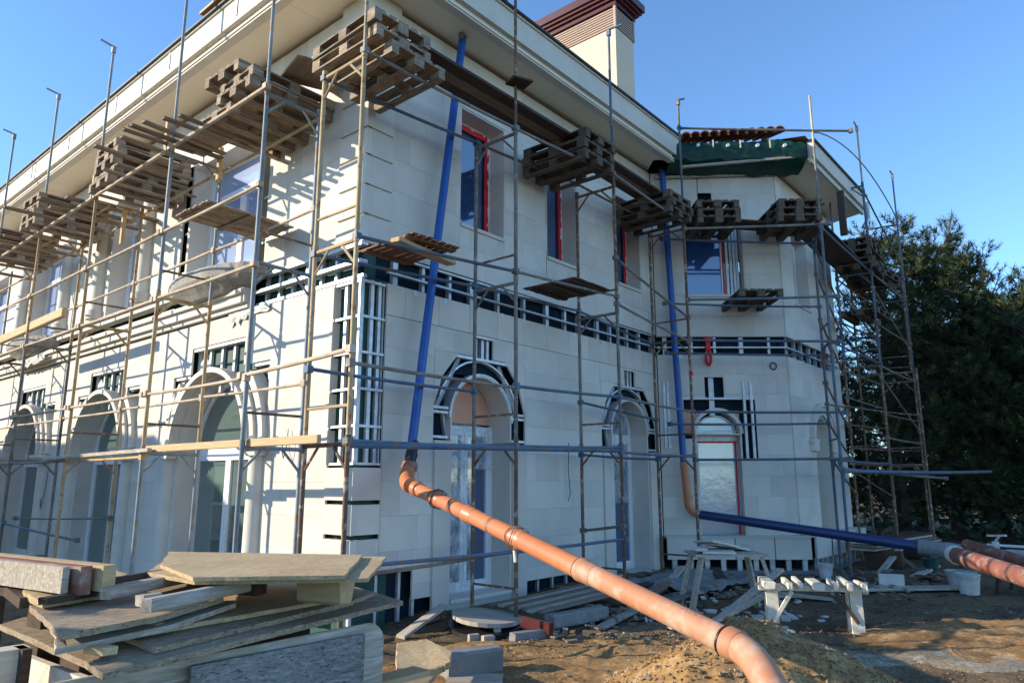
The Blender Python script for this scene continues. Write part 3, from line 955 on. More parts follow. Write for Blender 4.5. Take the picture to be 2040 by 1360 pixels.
# hipped roof of terracotta, mostly hidden behind the eaves
ze, zr = ZS + .535, ZS + 2.9
xa, xb, ya, yb = OX + .02, 21.6, OY + .02, YE + .4
xm, ym0, ym1 = (xa + xb) / 2, ya + 8.5, yb - 8.5
rv = [V((xa, ya, ze)), V((xb, ya, ze)), V((xb, yb, ze)), V((xa, yb, ze)), V((xm, ym0, zr)), V((xm, ym1, zr))]
mb = MB(); mb.v += rv; mb.f += [(0, 1, 4), (1, 2, 5, 4), (2, 3, 5), (3, 0, 4, 5), (0, 3, 2, 1)]
mb.build('roof', 'roof', villa)

# eaves of the bay: side fascia, wrapped front edge, tiles above
OV = .72
q0 = WB.P(0, 0, OV); 
mb = MB(); mb.prism([(Bx - .1, By, ZS), (Bx - .1 + .02, By - OV, ZS), (Bx + LB + .35, By - OV, ZS), (Bx + LB + .8, By + .6, ZS), (Bx + LB, By + .3, ZS)], (0, 0, .03)); mb.build('soffit', 'soffit', villa)
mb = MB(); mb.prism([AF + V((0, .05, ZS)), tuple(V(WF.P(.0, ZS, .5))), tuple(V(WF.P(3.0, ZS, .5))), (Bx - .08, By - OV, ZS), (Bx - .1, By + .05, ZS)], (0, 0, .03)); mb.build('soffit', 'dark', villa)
for w, z0, z1 in ((.06, -.03, .08), (.0, .08, .42)):
    mb = MB(); mb.box(Bx + .02, Bx + LB + .4, By - OV - .1 + w, By - OV + .02, ZS + z0, ZS + z1); mb.build('fascia', 'trim', villa)
mb = MB(); mb.box(Bx, Bx + LB + .45, By - OV - .15, By - OV + .05, ZS + .42, ZS + .45); mb.build('gutter_edge', 'dark', villa)
mb = MB(); mb.path([(Bx + LB + .5, By - OV - .1, ZS + .3), (Bx + LB + .55, By - OV - .1, ZS - .1), (Bx + LB + .4, By - OV, ZS - .35)], .05, 10); mb.build('downpipe', 'zinc', villa, smooth=True)


def netpt(a, b):
    u = .32 + 2.75 * a
    prof = [(.06, 7.90), (.34, 7.95), (.52, 8.05), (.56, 8.19), (.53, 8.33), (.44, 8.44), (.30, 8.52)]
    t = b * (len(prof) - 1); i = min(int(t), len(prof) - 2); f = t - i
    w = prof[i][0] * (1 - f) + prof[i + 1][0] * f; z = prof[i][1] * (1 - f) + prof[i + 1][1] * f
    k = NZ.noise((u * 2.3, b * 3, 1.7)) * .05 + NZ.noise((u * 7, b * 6, 5)) * .025
    return WF.P(u, z + k + .06 * a * (b > .4), w + k)


mb = MB(); mb.grid(netpt, 60, 18); mb.build('debris_netting', 'net', villa, smooth=True)
for u in (.35, .9, 1.5, 2.1, 2.65):
    mb = MB(); mb.path([WF.P(u, 8.34, .5), WF.P(u, 8.34, .58)], .035, 10); mb.build('net_fixing', 'pvc', villa)
for u in (.2, 1.2, 1.75, 2.35):
    mb = MB(); mb.beam(WF.P(u, 8.28, .56), WF.P(u + .02, 8.48, .5), .03, .02); mb.build('net_batten', 'timber_grey', villa)
mb = MB(); mb.beam(WF.P(.55, 7.93, .42), WF.P(2.85, 8.1, .52), .06, .05); mb.build('edge_batten', 'timber_grey', villa)
mb = MB(); mb.beam(WF.P(.1, 7.86, .06), WF.P(2.55, 7.94, .06), .05, .05); mb.build('edge_batten', 'timber_grey', villa)
# the tile edge showing over the sheet
for k in range(13):
    u = .32 + k * .192
    mb = MB(); n = 8
    a = WF.P(u, 8.555 + .013 * k, .42); b = WF.P(u, 9.0 + .013 * k, -.9)
    t = (b - a).normalized(); sd = WF.d; up = sd.cross(t)
    if up.z < 0: up = -up
    for pt in (a, b):
        for rr in (.118, .095):
            for q in range(n + 1):
                th = math.pi * q / n
                mb.v.append(pt + sd * rr * math.cos(th) + up * rr * math.sin(th))
    m_ = n + 1
    for q in range(n):
        mb.f.append((q, q + 1, 2 * m_ + q + 1, 2 * m_ + q)); mb.f.append((m_ + q + 1, m_ + q, 3 * m_ + q, 3 * m_ + q + 1))
        mb.f.append((q + 1, q, m_ + q, m_ + q + 1))
    mb.build('roof_tile', 'roof', villa, smooth=True)
mb = MB(); mb.v += [WF.P(.1, 8.44, .33), WF.P(2.8, 8.56, .33), WF.P(2.5, 9.1, -1.6), WF.P(.1, 8.95, -1.6)]; mb.f.append((0, 1, 2, 3)); mb.build('roof_underlay', 'dark', villa)
mb = MB(); mb.v += [V((Bx - .2, By - OV - .02, ZS + .46)), V((Bx + LB + .45, By - OV - .02, ZS + .46)), V((Bx + LB - .5, By + 2.4, ZS + .95)), V((Bx - .3, By + 2.4, ZS + .95))]; mb.f.append((0, 1, 2, 3)); mb.build('roof', 'roof', villa)

# chimney with louvres and maroon cap
CH = .50
cx0, cx1, cy0, cy1 = 12.62, 13.40, 7.6, 10.9
mb = MB(); mb.box(cx0, cx1, cy0, cy1, 8.3, 11.28 + CH); ch = mb.build('chimney', 'chimney', villa)
mb = MB(); mb.box(cx0 + .06, cx1 - .06, cy0 + .06, cy1 - .06, 11.28 + CH, 12.0 + CH); mb.build('louvre_core', 'dark', ch)
for k in range(8):
    z = 11.30 + CH + k * .062
    mb = MB()
    for a, b in (((cx0 - .02, cy0 - .02), (cx1 + .02, cy0 + .05)), ((cx0 - .02, cy0 + .05), (cx0 + .05, cy1 + .02)), ((cx1 - .05, cy0 + .05), (cx1 + .02, cy1 + .02))):
        mb.box(a[0], b[0], a[1], b[1], z, z + .036)
    mb.build('louvre_slat', 'louvre', ch)
for x, y in ((cx0, cy0), (cx1, cy0), (cx0, cy1)):
    mb = MB(); mb.box(x - .03, x + .03, y - .03, y + .03, 11.27 + CH, 11.85 + CH); mb.build('corner_post', 'louvre', ch)
for z0, z1, e in ((11.82, 11.93, .05), (11.93, 12.0, .11), (12.0, 12.07, .17), (12.07, 12.25, .22), (12.25, 12.3, .18)):
    mb = MB(); mb.box(cx0 - e, cx1 + e, cy0 - e, cy1 + e, z0 + CH, z1 + CH); mb.build('cap', 'maroon', ch)

# clear plastic hanging in the first arched door of the right wall
c = AR[0]
mb = MB()
mb.grid(lambda a, b: WR.P(c - .58 + 1.12 * a, 2.52 - .62 * b - .05 * a, -.30 + .06 * NZ.noise((a * 5, b * 4, 1)) + .04 * NZ.noise((a * 13, b * 9, 3))), 34, 22)
mb.grid(lambda a, b: WR.P(c - .6 + .78 * a + .05 * NZ.noise((b * 3, 1, 1)), 2.2 - 2.0 * b, -.325 + .035 * NZ.noise((a * 5, b * 9, 6)) + .02 * NZ.noise((a * 16, b * 20, 3))), 26, 50)
tag(mb.build('plastic_sheet', 'sheet', smooth=True), 'crumpled clear plastic sheet hanging in the arched door under the peach panel', 'plastic sheet')
mb = MB(); c = AR[1]
mb.grid(lambda a, b: WR.P(c - .5 + .95 * a, 3.0 - 1.7 * b, -.33 + .03 * NZ.noise((a * 5, b * 6, 11)) + .015 * NZ.noise((a * 16, b * 14, 3))), 22, 34)
tag(mb.build('plastic_sheet', 'sheet', smooth=True), 'clear plastic sheet stretched over the narrow arched door near the inner corner', 'plastic sheet')

# ------------------------------------------------------------------ scaffolding
PAL = {'s': 'steel_slate', 'b': 'steel_blue', 'r': 'steel_rust', 't': 'steel_tan', 'g': 'steel_grey', 'c': 'steel_cream'}
LEV = [0.0, 2.05, 4.13, 6.22]


def frame(sc, po, pi, z0, z1, col, rung=True, colt=None):
    """one ladder frame: outer and inner standard (sub-parts), transom with corner braces, low rung"""
    po, pi = V(po), V(pi)
    d = (pi - po); L = d.length; d.normalize()
    f = MB()
    f.tube(po + V((0, 0, z1)), pi + V((0, 0, z1)), .0235, 8)
    for p, s in ((po, 1), (pi, -1)):
        f.tube(p + V((0, 0, z1 - .26)), p + d * s * .24 + V((0, 0, z1 - .01)), .016, 6)
    fr = f.build('transom_frame', PAL[colt or col], sc, smooth=True)
    if rung:
        r = MB(); r.tube(po + V((0, 0, z0 + .38)), pi + V((0, 0, z0 + .38)), .016, 6); r.build('rung', PAL[random.choice([col, 'r'])], fr, smooth=True)
    for p in (po, pi):
        s = MB(); s.tube(p + V((0, 0, z0)), p + V((0, 0, z1 + .05)), .0255, 10)
        s.path([p + V((0, 0, z1 - .02)), p + V((0, 0, z1 + .09))], .032, 10)
        s.build('standard', PAL[col], fr, smooth=True)
    return fr


def post(sc, p, z0, z1, col, hook=True, hd=(-1, 0, 0)):
    p = V(p); m = MB()
    m.tube(p + V((0, 0, z0)), p + V((0, 0, z1)), .021, 10)
    if hook:
        h = V(hd)
        m.beam(p + V((0, 0, z1 + .01)) - h * .03, p + h * .22 + V((0, 0, z1 + .05)), .025, .025)
        m.box(p.x - .03, p.x + .03, p.y - .03, p.y + .03, z1 - .1, z1 + .02)
    return m.build('guard_post', PAL[col], sc, smooth=True)


def rail(sc, a, b, col, r=.0175, name='guard_rail'):
    a, b = V(a), V(b); L = (b - a).length; sg = random.uniform(.002, .006) * L
    m = MB(); m.path([a.lerp(b, t) - V((0, 0, sg * 4 * t * (1 - t))) for t in (0, .25, .5, .75, 1)], r * 1.15, 8)
    for p in (a, b):
        if r < .024:
            k = [random.uniform(.029, .043) for _ in range(6)]
            m.box(p.x - k[0], p.x + k[1], p.y - k[2], p.y + k[3], p.z - k[4], p.z + k[5])
    return m.build(name, PAL[col], sc, smooth=True)


def coupler(sc, p):
    m = MB(); p = V(p); m.box(p.x - .035, p.x + .035, p.y - .035, p.y + .035, p.z - .04, p.z + .04)
    return m.build('coupler', 'steel_rust', sc)


OXs, IXs = 4.07, 4.80
SL = thing('scaffolding', (OXs, 7.25, 0), 'sunlit tube scaffolding along the long left wall with worn tan and blue frames', 'scaffolding')
FY = [7.25, 9.70, 12.40, 15.05, 17.75, 20.4, 23.0]
cols = [('s', 's', 's'), ('s', 't', 's'), ('t', 't', 't'), ('g', 'g', 't'), ('g', 'r', 't'), ('g', 't', 't'), ('t', 't', 't')]
for y, cc in zip(FY, cols):
    for k in range(3):
        frame(SL, (OXs, y, 0), (IXs, y, 0), LEV[k], LEV[k + 1], cc[k])
for y, z in zip(FY, (7.9 + 2, 9.9, 9.0, 9.1, 9.15, 9.15, 9.15)):
    post(SL, (OXs, y, 0), 6.3, z, 's', hook=(y > 10))
for i in range(len(FY) - 1):
    a, b = FY[i], FY[i + 1]
    rail(SL, (OXs - .04, a - .05, 2.80 + .02 * (i % 2)), (OXs - .04, b + .08, 2.81), 'c')
    rail(SL, (IXs, a, 2.82), (IXs, b, 2.84), 'c')
    rail(SL, (OXs - .03, a - .05, 4.09), (OXs - .03, b + .06, 4.10), 'c', .019, 'ledger')
    rail(SL, (OXs - .03, a - .04, 5.05), (OXs - .03, b + .05, 5.04), 'c')
    rail(SL, (IXs, a, 4.98), (IXs, b, 4.97), 'c')
    rail(SL, (OXs - .04, a - .05, 6.27), (OXs - .04, b + .06, 6.27), 'c', .022, 'ledger')
    rail(SL, (IXs + .01, a, 6.2), (IXs + .01, b, 6.19), 't', .018, 'ledger')
    if i > 0:
        rail(SL, (OXs, a, 2.0), (OXs, b, 2.0), 'g' if i > 1 else 't', .018, 'ledger')
rail(SL, (OXs - .05, 5.35, 2.90), (OXs - .04, 7.3, 2.83), 'c', .021)
rail(SL, (OXs, 15.0, .98), (OXs + .3, 12.45, .80), 'b')
rail(SL, (OXs + .2, 15.1, 1.05), (IXs, 12.4, 1.12), 'g', .012)

OYs, IYs = 5.75, 6.47
SR = thing('scaffolding', (4.33, OYs, 0), 'rusty and blue tube scaffolding in front of the shaded right wall, joining at the corner', 'scaffolding')
FX = [4.33, 6.88, 9.34, 11.76]
rc = [('r', 't', 't'), ('r', 'g', 'g'), ('r', 'g', 'r'), ('r', 'r', 'r')]
dzr = [0, .09, .13, .08]
for x, cc, dz in zip(FX, rc, dzr):
    for k in range(3):
        frame(SR, (x, OYs, 0), (x, IYs, 0), (LEV[k] + dz if k else .05), LEV[k + 1] + dz, cc[k])
post(SR, (4.33, OYs, 0), 6.3, 9.6, 'c', False)
post(SR, (6.88, OYs, 0), 6.35, 9.6, 'r', False)
post(SR, (9.34, OYs, 0), 6.35, 7.4, 'b', False)
post(SR, (9.34, OYs + .01, 0), 7.4, 9.15, 'b', True, (.3, -1, 0))
post(SR, (11.78, OYs, 0), 6.3, 8.1, 'b', False)
post(SR, (11.78, OYs, 0), 8.1, 8.92, 'g', True, (.5, -.4, 0))
for a, b, c in (((4.33, OYs, 2.85), (6.88, OYs, 2.85), 'g'), ((4.33, IYs, 2.86), (6.88, IYs, 2.86), 'b'),
                ((6.88, OYs, 2.87), (9.34, OYs, 2.95), 'b'), ((9.34, OYs, 2.95), (11.76, OYs, 2.90), 'g'), ((9.34, IYs, 2.92), (11.76, IYs, 2.80), 'b'),
                ((4.33, OYs, 4.17), (6.88, OYs, 4.37), 'b'), ((6.88, OYs, 4.37), (9.34, OYs, 4.53), 'g'),
                ((4.33, IYs, 4.12), (6.88, IYs, 4.30), 'b'), ((6.88, IYs, 4.30), (9.34, IYs, 4.40), 'b'), ((9.34, IYs, 4.40), (11.76, IYs, 4.20), 'b'),
                ((9.34, OYs, 4.41), (11.76, OYs, 4.17), 'g'), ((9.34, OYs, 5.15), (11.76, OYs, 4.62), 'g'),
                ((4.33, OYs, 2.08), (6.88, OYs, 2.12), 'b'), ((6.88, OYs, 2.12), (9.34, OYs, 2.19), 'b'), ((9.34, OYs, 2.12), (11.76, OYs, 2.12), 'b'),
                ((4.33, OYs, 6.28), (6.88, OYs, 6.38), 'g'), ((6.88, OYs, 6.38), (9.34, OYs, 6.57), 'g'), ((9.34, OYs, 6.57), (11.76, OYs, 6.43), 'g'),
                ((4.33, IYs, 6.22), (6.88, IYs, 6.40), 'b'), ((6.88, IYs, 6.40), (9.34, IYs, 6.6), 'r'), ((9.34, IYs, 6.6), (11.76, IYs, 6.62), 'r'),
                ((4.33, OYs - .03, .90), (9.34, OYs - .02, .86), 'b'), ((4.33, OYs + .04, .80), (6.9, OYs + .03, .87), 'g'),
                ((9.34, IYs, .95), (9.34, OYs, 1.05), 'g'), ((9.34, IYs, 2.1), (11.76, IYs, 2.08), 'b')):
    rail(SR, a, b, c, .0185, 'ledger')
mb = MB(); mb.tube((4.33, OYs, 2.04), (9.4, OYs, 2.14), .03, 8); mb.build('ledger', 'steel_blue', SR, smooth=True)

# bay scaffolding, standing round the bay and on to the trees
ST = thing('scaffolding', (13.3, 3.76, 0), 'blue and rusty scaffolding tower round the bay, in front of the dark pines', 'scaffolding')
Pb, Pa = V((13.3, 3.76, 0)), V((13.95, 4.10, 0))
for k in range(3): frame(ST, Pb, Pa, LEV[k] if k else 0, LEV[k + 1] + .02, 'b' if k < 2 else 'b')
post(ST, Pb, 6.2, 7.9, 'g', False); post(ST, Pb, 7.9, 8.95, 'c', False)
Q0, Q1 = V((11.80, 5.75, 0)), V((11.95, 6.3, 0))
Z = lambda p, z: (p.x, p.y, z)
for z0, z1, c in ((2.06, 2.08, 'b'), (2.9, 2.88, 'b'), (4.2, 4.15, 'b'), (4.95, 4.98, 'b'), (6.32, 6.36, 'g'), (8.35, 8.2, 'g')):
    rail(ST, Z(Q0, z0), Z(Pb + (Pb - Q0) * (.28 if z0 > 8 else .06), z1), c, .02, 'ledger')
for z0, z1 in ((2.72, 2.74), (4.05, 4.02), (5.0, 4.96), (6.28, 6.22)):
    rail(ST, Z(Q1, z0), Z(Pa, z1), 'b', .019, 'ledger')
for xo, cc in ((16.9, ('b', 'b', 'b', 'b')), (20.2, ('g', 'b', 'b', 'b'))):
    for k in range(4):
        frame(ST, (xo, 3.80, 0), (xo - .1, 4.5, 0), (0, 2.05, 4.15, 6.25)[k], (2.05, 4.15, 6.25, 8.3)[k], 'r' if k < 2 else 'b')
post(ST, (16.9, 3.8, 0), 8.3, 9.75, 'c'); post(ST, (20.2, 3.8, 0), 8.3, 9.7, 'b')
frame(ST, (18.4, 3.4, 0), (18.3, 4.6, 0), 0, 2.05, 'r'); frame(ST, (18.4, 3.4, 0), (18.3, 4.6, 0), 2.05, 4.15, 'r'); frame(ST, (18.4, 3.5, 0), (18.3, 4.6, 0), 4.15, 6.25, 'r')
T0, T1, T2, T3 = V((16.9, 3.8, 0)), V((20.2, 3.8, 0)), V((16.8, 4.5, 0)), V((20.1, 4.5, 0))
for a, b, z0, z1, c in ((Pb, T0, 4.15, 4.2, 'b'), (Pb, T0, 6.3, 6.25, 'b'), (Pb, T0, 2.05, 2.05, 'b'), (T0, T1, 4.15, 4.15, 'g'), (T0, T1, 6.25, 6.25, 'g'),
                        (T2, T3, 4.1, 4.1, 'g'), (T2, T3, 6.2, 6.2, 'r'), (T0, T1, 5.9, 4.9, 'g'), (T0, T1, 3.9, 2.9, 'g'), (Pa, T2, 5.6, 4.9, 'r'), (Pa, T2, 3.5, 2.75, 'r'),
                        (Pa, T2, 4.7, 3.9, 'r'), (Pa, T2, 2.75, 2.1, 'r'), (T2, T3, 2.9, 3.0, 'r'), (T0, T1, 2.6, 2.6, 'g'), (Pa, T2, 3.9, 4.3, 'r'), (Pa, T2, 3.1, 3.3, 'r'),
                        (T0, T1, 7.0, 6.0, 'g'), (T0, T1, 8.2, 7.2, 'g'), (T2, T3, 3.5, 3.5, 'g'), (T2, T3, 2.4, 2.45, 'r'), (T2, T3, 7.2, 7.25, 'r'), (T2, T3, 5.2, 5.3, 'r'), (T0, T3, 4.9, 4.9, 'r'), (T2, T1, 3.3, 3.3, 'r'), (T0, T1, 5.1, 5.1, 'r'), (T0, T1, 3.1, 3.15, 'r'), (T2, T3, 6.0, 5.2, 'r'), (T2, T3, 1.9, 1.3, 'r'), (Pa, T2, 6.2, 5.6, 'r'), (Pa, T2, 2.1, 1.4, 'r')):
    rail(ST, Z(a, z0), Z(b, z1), c, .018, 'ledger')
# a bent re-bar hoop between the post heads, and long tubes lying on the lowest level
m = MB(); m.path([V((13.32, 3.77, 8.2)).lerp(V((20.2, 3.8, 8.25)), t) + V((0, 0, .55 * math.sin(math.pi * t) ** .8 + .2 * t)) for t in [k / 14 for k in range(15)]], .014, 6); m.build('bent_rod', PAL['g'], ST, smooth=True)
rail(ST, (12.9, 3.62, 1.86), (19.6, 2.35, 1.90), 'b', .03, 'loose_tube'); rail(ST, (13.2, 3.72, 1.9), (17.5, 2.9, 1.75), 'g', .022, 'loose_tube')
rail(ST, (12.9, 3.62, 1.86), (12.9, 3.62, 1.7), 'b', .02, 'loose_tube')
m = MB(); m.beam((14.2, 3.6, 6.35), (14.2, 3.6, 7.25), .12, .08, (1, 0, 0)); m.build('timber_post', 'timber_dark', ST)

# ------------------------------------------------------------------ pallets
RANK = ['lowest', 'second-lowest', 'third-lowest', 'fourth-lowest', 'fifth-lowest']
GPAL = 'wooden pallets stacked on the scaffolding'
PR = {}
for key in ('pallet', 'pallet_shaded'):
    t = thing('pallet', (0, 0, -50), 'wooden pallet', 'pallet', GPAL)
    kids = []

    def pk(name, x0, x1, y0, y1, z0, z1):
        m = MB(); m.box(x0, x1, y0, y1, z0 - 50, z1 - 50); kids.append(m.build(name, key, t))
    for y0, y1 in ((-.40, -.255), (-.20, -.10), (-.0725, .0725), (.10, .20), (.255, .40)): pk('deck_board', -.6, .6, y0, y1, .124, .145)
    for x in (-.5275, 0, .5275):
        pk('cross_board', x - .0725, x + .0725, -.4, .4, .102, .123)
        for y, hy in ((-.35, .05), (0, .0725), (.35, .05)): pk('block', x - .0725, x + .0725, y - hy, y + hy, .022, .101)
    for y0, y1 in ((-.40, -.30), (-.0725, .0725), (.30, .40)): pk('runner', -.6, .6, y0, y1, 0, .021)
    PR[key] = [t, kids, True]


def pallet(x, y, z, rz, label, key='pallet'):
    p = PR[key]
    if p[2]:
        p[2] = False
        p[0].location = (x, y, z); p[0].rotation_euler = (0, 0, rz); p[0]['label'] = label
        return p[0]
    return dup(p[0], p[1], (x, y, z), rz, label, GPAL)


def stack(x, y, z, rz, n, where, jit=.05, offs=None, key='pallet'):
    for k in range(n):
        ox, oy = (offs[k] if offs and k < len(offs) else (random.uniform(-jit, jit), random.uniform(-jit, jit)))
        nm = 'topmost' if k == n - 1 else RANK[k]
        pallet(x + ox, y + oy, z + k * .1465, rz + random.uniform(-.04, .04), '%s pallet in the stack %s' % (nm, where), key)


DK = 'pallet_shaded'
stack(4.62, 8.0, 6.30, 0, 4, 'on the sunlit scaffold next to the corner', offs=[(.05, .55), (0, 0), (.03, -.02), (-.05, .25)])
stack(4.74, 6.22, 6.31, RAD(90), 3, 'at the very corner of the building', offs=[(.22, -.06), (.04, 0), (.0, -.04)])
stack(4.55, 11.95, 6.30, 0, 5, 'on the left scaffold in front of the second bay', jit=.06)
stack(4.40, 14.95, 6.28, 0, 4, 'on the left scaffold in front of the third bay', jit=.06)
stack(4.42, 17.7, 6.28, 0, 4, 'farthest along the left scaffold', jit=.06)
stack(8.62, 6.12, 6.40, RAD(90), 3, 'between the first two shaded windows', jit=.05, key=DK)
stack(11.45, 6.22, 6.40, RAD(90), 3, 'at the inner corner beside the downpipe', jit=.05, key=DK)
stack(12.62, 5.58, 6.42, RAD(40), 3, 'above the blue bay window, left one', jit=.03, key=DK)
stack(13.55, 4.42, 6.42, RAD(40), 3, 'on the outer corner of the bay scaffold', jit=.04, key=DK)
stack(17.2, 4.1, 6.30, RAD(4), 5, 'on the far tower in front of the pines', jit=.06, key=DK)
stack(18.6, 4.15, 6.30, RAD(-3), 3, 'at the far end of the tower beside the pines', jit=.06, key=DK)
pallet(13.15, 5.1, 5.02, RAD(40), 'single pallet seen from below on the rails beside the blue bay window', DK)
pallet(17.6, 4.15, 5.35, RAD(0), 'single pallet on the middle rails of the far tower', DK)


def slat_platform(cx, cy, z, rz, lx, ly, n, m, label):
    t = thing('slatted_platform', (cx, cy, z), label, 'slatted platform', 'slatted platforms lying on the guard rails')
    t.rotation_euler = (0, 0, rz)
    w = ly / n
    for k in range(n):
        b = MB(); y = cy - ly / 2 + (k + .5) * w
        e = random.uniform(-.015, .015)
        b.box(cx - lx / 2 + e, cx + lx / 2 + e, y - w * .40, y + w * .40, z + .022, z + .04); b.build('slat', m, t)
    for x in (-lx / 2 + .12, 0, lx / 2 - .12):
        b = MB(); b.box(cx + x - .045, cx + x + .045, cy - ly / 2, cy + ly / 2, z, z + .021); b.build('batten', m, t)
    return t


slat_platform(4.57, 8.72, 5.08, .02, 1.24, .86, 10, 'pallet', 'sunlit slatted platform on the guard rails in front of the upper french window')
slat_platform(5.42, 6.18, 4.36, RAD(88), 1.0, .74, 7, 'slat_red', 'reddish slatted platform at the building corner beside the blue pipe')
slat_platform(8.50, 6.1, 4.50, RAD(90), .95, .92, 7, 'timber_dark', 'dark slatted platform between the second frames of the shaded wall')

# ------------------------------------------------------------------ boards lying on the scaffolding
GB = 'loose boards laid across the top of the left scaffold'
words = ['nearest the corner stack', 'second from the corner stack', 'third from the corner stack', 'fourth from the corner stack', 'fifth from the corner stack',
         'sixth from the corner stack', 'seventh from the corner stack', 'eighth from the corner stack', 'ninth from the corner stack']
yy = [8.75, 9.0, 9.32, 9.5, 9.72, 10.0, 10.5, 10.95, 11.3]
xx = [3.72, 3.62, 3.5, 3.42, 3.42, 3.5, 3.35, 3.8, 3.75]
for k in range(9):
    z = 6.315 + .012 * (k % 3)
    bar('scaffold_board', (xx[k], yy[k], z), (xx[k] + random.uniform(.95, 1.5), yy[k] + random.uniform(-.12, .12), z + random.uniform(-.005, .015)), random.uniform(.07, .12), .03, 'plank',
        'rough board sticking out over the scaffold edge, %s' % words[k], 'board', GB)
words2 = ['first', 'second', 'third', 'fourth', 'fifth', 'sixth', 'seventh', 'eighth']
for k, (x, y) in enumerate(((3.78, 12.9), (3.5, 13.25), (3.75, 13.6), (3.25, 14.2), (3.7, 15.9), (3.6, 16.3), (3.4, 16.7), (3.6, 19.0))):
    bar('scaffold_board', (x, y, 6.32), (x + 1.5, y + random.uniform(-.1, .1), 6.325), random.uniform(.11, .18), .035, 'plank',
        'weathered board on the far part of the left scaffold, %s beyond the second pallet stack' % words2[k], 'board', GB)
# sheets decking the left platform
for k, (y0, y1) in enumerate(((8.9, 9.8), (10.3, 11.1), (12.8, 13.8), (15.7, 16.7))):
    bar('deck_sheet', (4.35, y0, 6.37), (4.35, y1, 6.375), .42, .02, 'osb_old', 'brown board sheet decking the left scaffold top, %s from the corner' % ('nearest', 'second', 'third', 'fourth')[k], 'sheet', 'board sheets decking the scaffold')
bar('deck_sheet', (4.75, 7.05, 6.86), (4.9, 7.75, 6.88), .75, .02, 'plank', 'tilted grey sheet between the two pallet stacks at the corner', 'sheet', roll=-.1)
# posts propped on the platform
GP = 'short timber props standing on the left scaffold'
for k, (x, y, z0, z1, m) in enumerate(((4.02, 9.78, 6.28, 6.72, 'timber'), (4.72, 9.6, 6.0, 6.5, 'timber'), (4.05, 12.5, 6.28, 6.7, 'timber'), (4.6, 12.6, 5.65, 6.3, 'timber'))):
    bar('timber_prop', (x, y, z0), (x, y, z1), .075, .06, m, 'pale upright timber prop %s' % ('on the outer edge at the second frame', 'under the boards at the upper french window', 'on the outer edge at the third frame', 'under the boards of the second bay')[k], 'prop', GP)
# toe boards and beams of the lowest left level
bar('toe_board', (4.10, 9.78, 2.10), (4.16, 5.98, 2.10), .05, .085, 'timber', 'long yellow toe board on the lowest left level ending at the corner', 'board')
bar('toe_board', (4.02, 13.2, 2.04), (4.02, 9.4, 2.08), .06, .05, 'timber_grey', 'whitish pole lashed to the lowest level in front of the second bay', 'pole')
bar('toe_board', (4.12, 16.9, 4.45), (4.12, 13.4, 4.50), .09, .16, 'timber', 'yellow board on the middle level at the picture edge', 'board')
# planks of the right wall platform
GR = 'dark planks along the top of the right scaffold'
for k, (y, w, m, lb) in enumerate(((5.84, .17, 'timber_dark', 'outermost dark plank'), (6.02, .17, 'plank', 'cement-stained middle plank'), (6.20, .15, 'timber_dark', 'blackish inner plank'))):
    bar('scaffold_plank', (5.05 - .1 * k, y, 6.785), (9.05 + .15 * k, y + .02, 6.845), w, .045, m, lb + ' bridging the corner pallets and the middle pallets', 'plank', GR)
    bar('scaffold_plank', (8.35 + .1 * k, y + .05, 6.885 + .004 * k), (11.75 - .1 * k, y + .1, 6.865), w, .045, m, lb + ' bridging the middle pallets and the inner corner', 'plank', GR)
bar('scaffold_plank', (12.0, 6.0, 6.62), (14.0, 4.45, 6.62), .45, .05, 'timber_dark', 'dark plank along the bay under its small vent', 'plank', GR)
bar('scaffold_plank', (12.4, 6.05, 6.78), (14.3, 4.5, 6.80), .16, .04, 'plank', 'narrow grey plank behind the bay pallets', 'plank', GR)
bar('scaffold_plank', (14.1, 4.2, 6.62), (17.6, 4.25, 6.45), .62, .05, 'timber_dark', 'wide dark boarding from the bay to the far tower', 'plank', GR)
bar('scaffold_plank', (4.9, 5.83, 4.30), (6.0, 6.05, 4.33), .14, .05, 'timber', 'short brown plank under the reddish platform at the corner', 'plank')
bar('board_offcut', (6.72, 5.72, 7.02), (7.0, 5.62, 7.03), .24, .03, 'timber_dark', 'dark square plate clamped on the tall post over the right wall', 'plate')
bar('plank_offcut', (13.2, 4.55, 6.9), (13.55, 4.3, 6.93), .22, .08, 'timber_dark', 'dark offcut lying on the outer bay pallet stack', 'offcut')
bar('plank_offcut', (13.5, 4.4, 6.9), (14.05, 3.95, 6.98), .3, .03, 'timber_dark', 'tilted dark board on the outer bay pallet stack', 'offcut')

# ------------------------------------------------------------------ drain pipes
def elbow(p0, p1, p2, r, n=7):
    """points of a smooth bend from p0 over p1 to p2"""
    p0, p1, p2 = V(p0), V(p1), V(p2)
    return [(p0 * (1 - t) ** 2 + p1 * 2 * t * (1 - t) + p2 * t * t) for t in [k / n for k in range(n + 1)]]


pp = thing('drain_pipe', (5.92, 6.6, 2.0), 'long leaning blue drain pipe from the eaves to the orange pipe', 'pipe')
mb = MB(); mb.tube((6.72, 6.62, 8.05), (5.90, 6.58, 2.1), .056, 18); mb.build('tube', 'blue_pipe', pp, smooth=True)
mb = MB(); mb.path(elbow((6.62, 6.56, 8.0), (6.69, 6.6, 8.045), (6.715, 6.615, 7.99), .05), .042, 12); mb.build('inlet_elbow', 'concrete_grey', pp, smooth=True)
mb = MB(); mb.tube((5.93, 6.58, 2.16), (5.80, 6.50, 1.86), .068, 16); mb.tube((5.88, 6.55, 2.02), (5.86, 6.54, 1.98), .074, 16); mb.build('sleeve', 'black_pvc', pp, smooth=True)

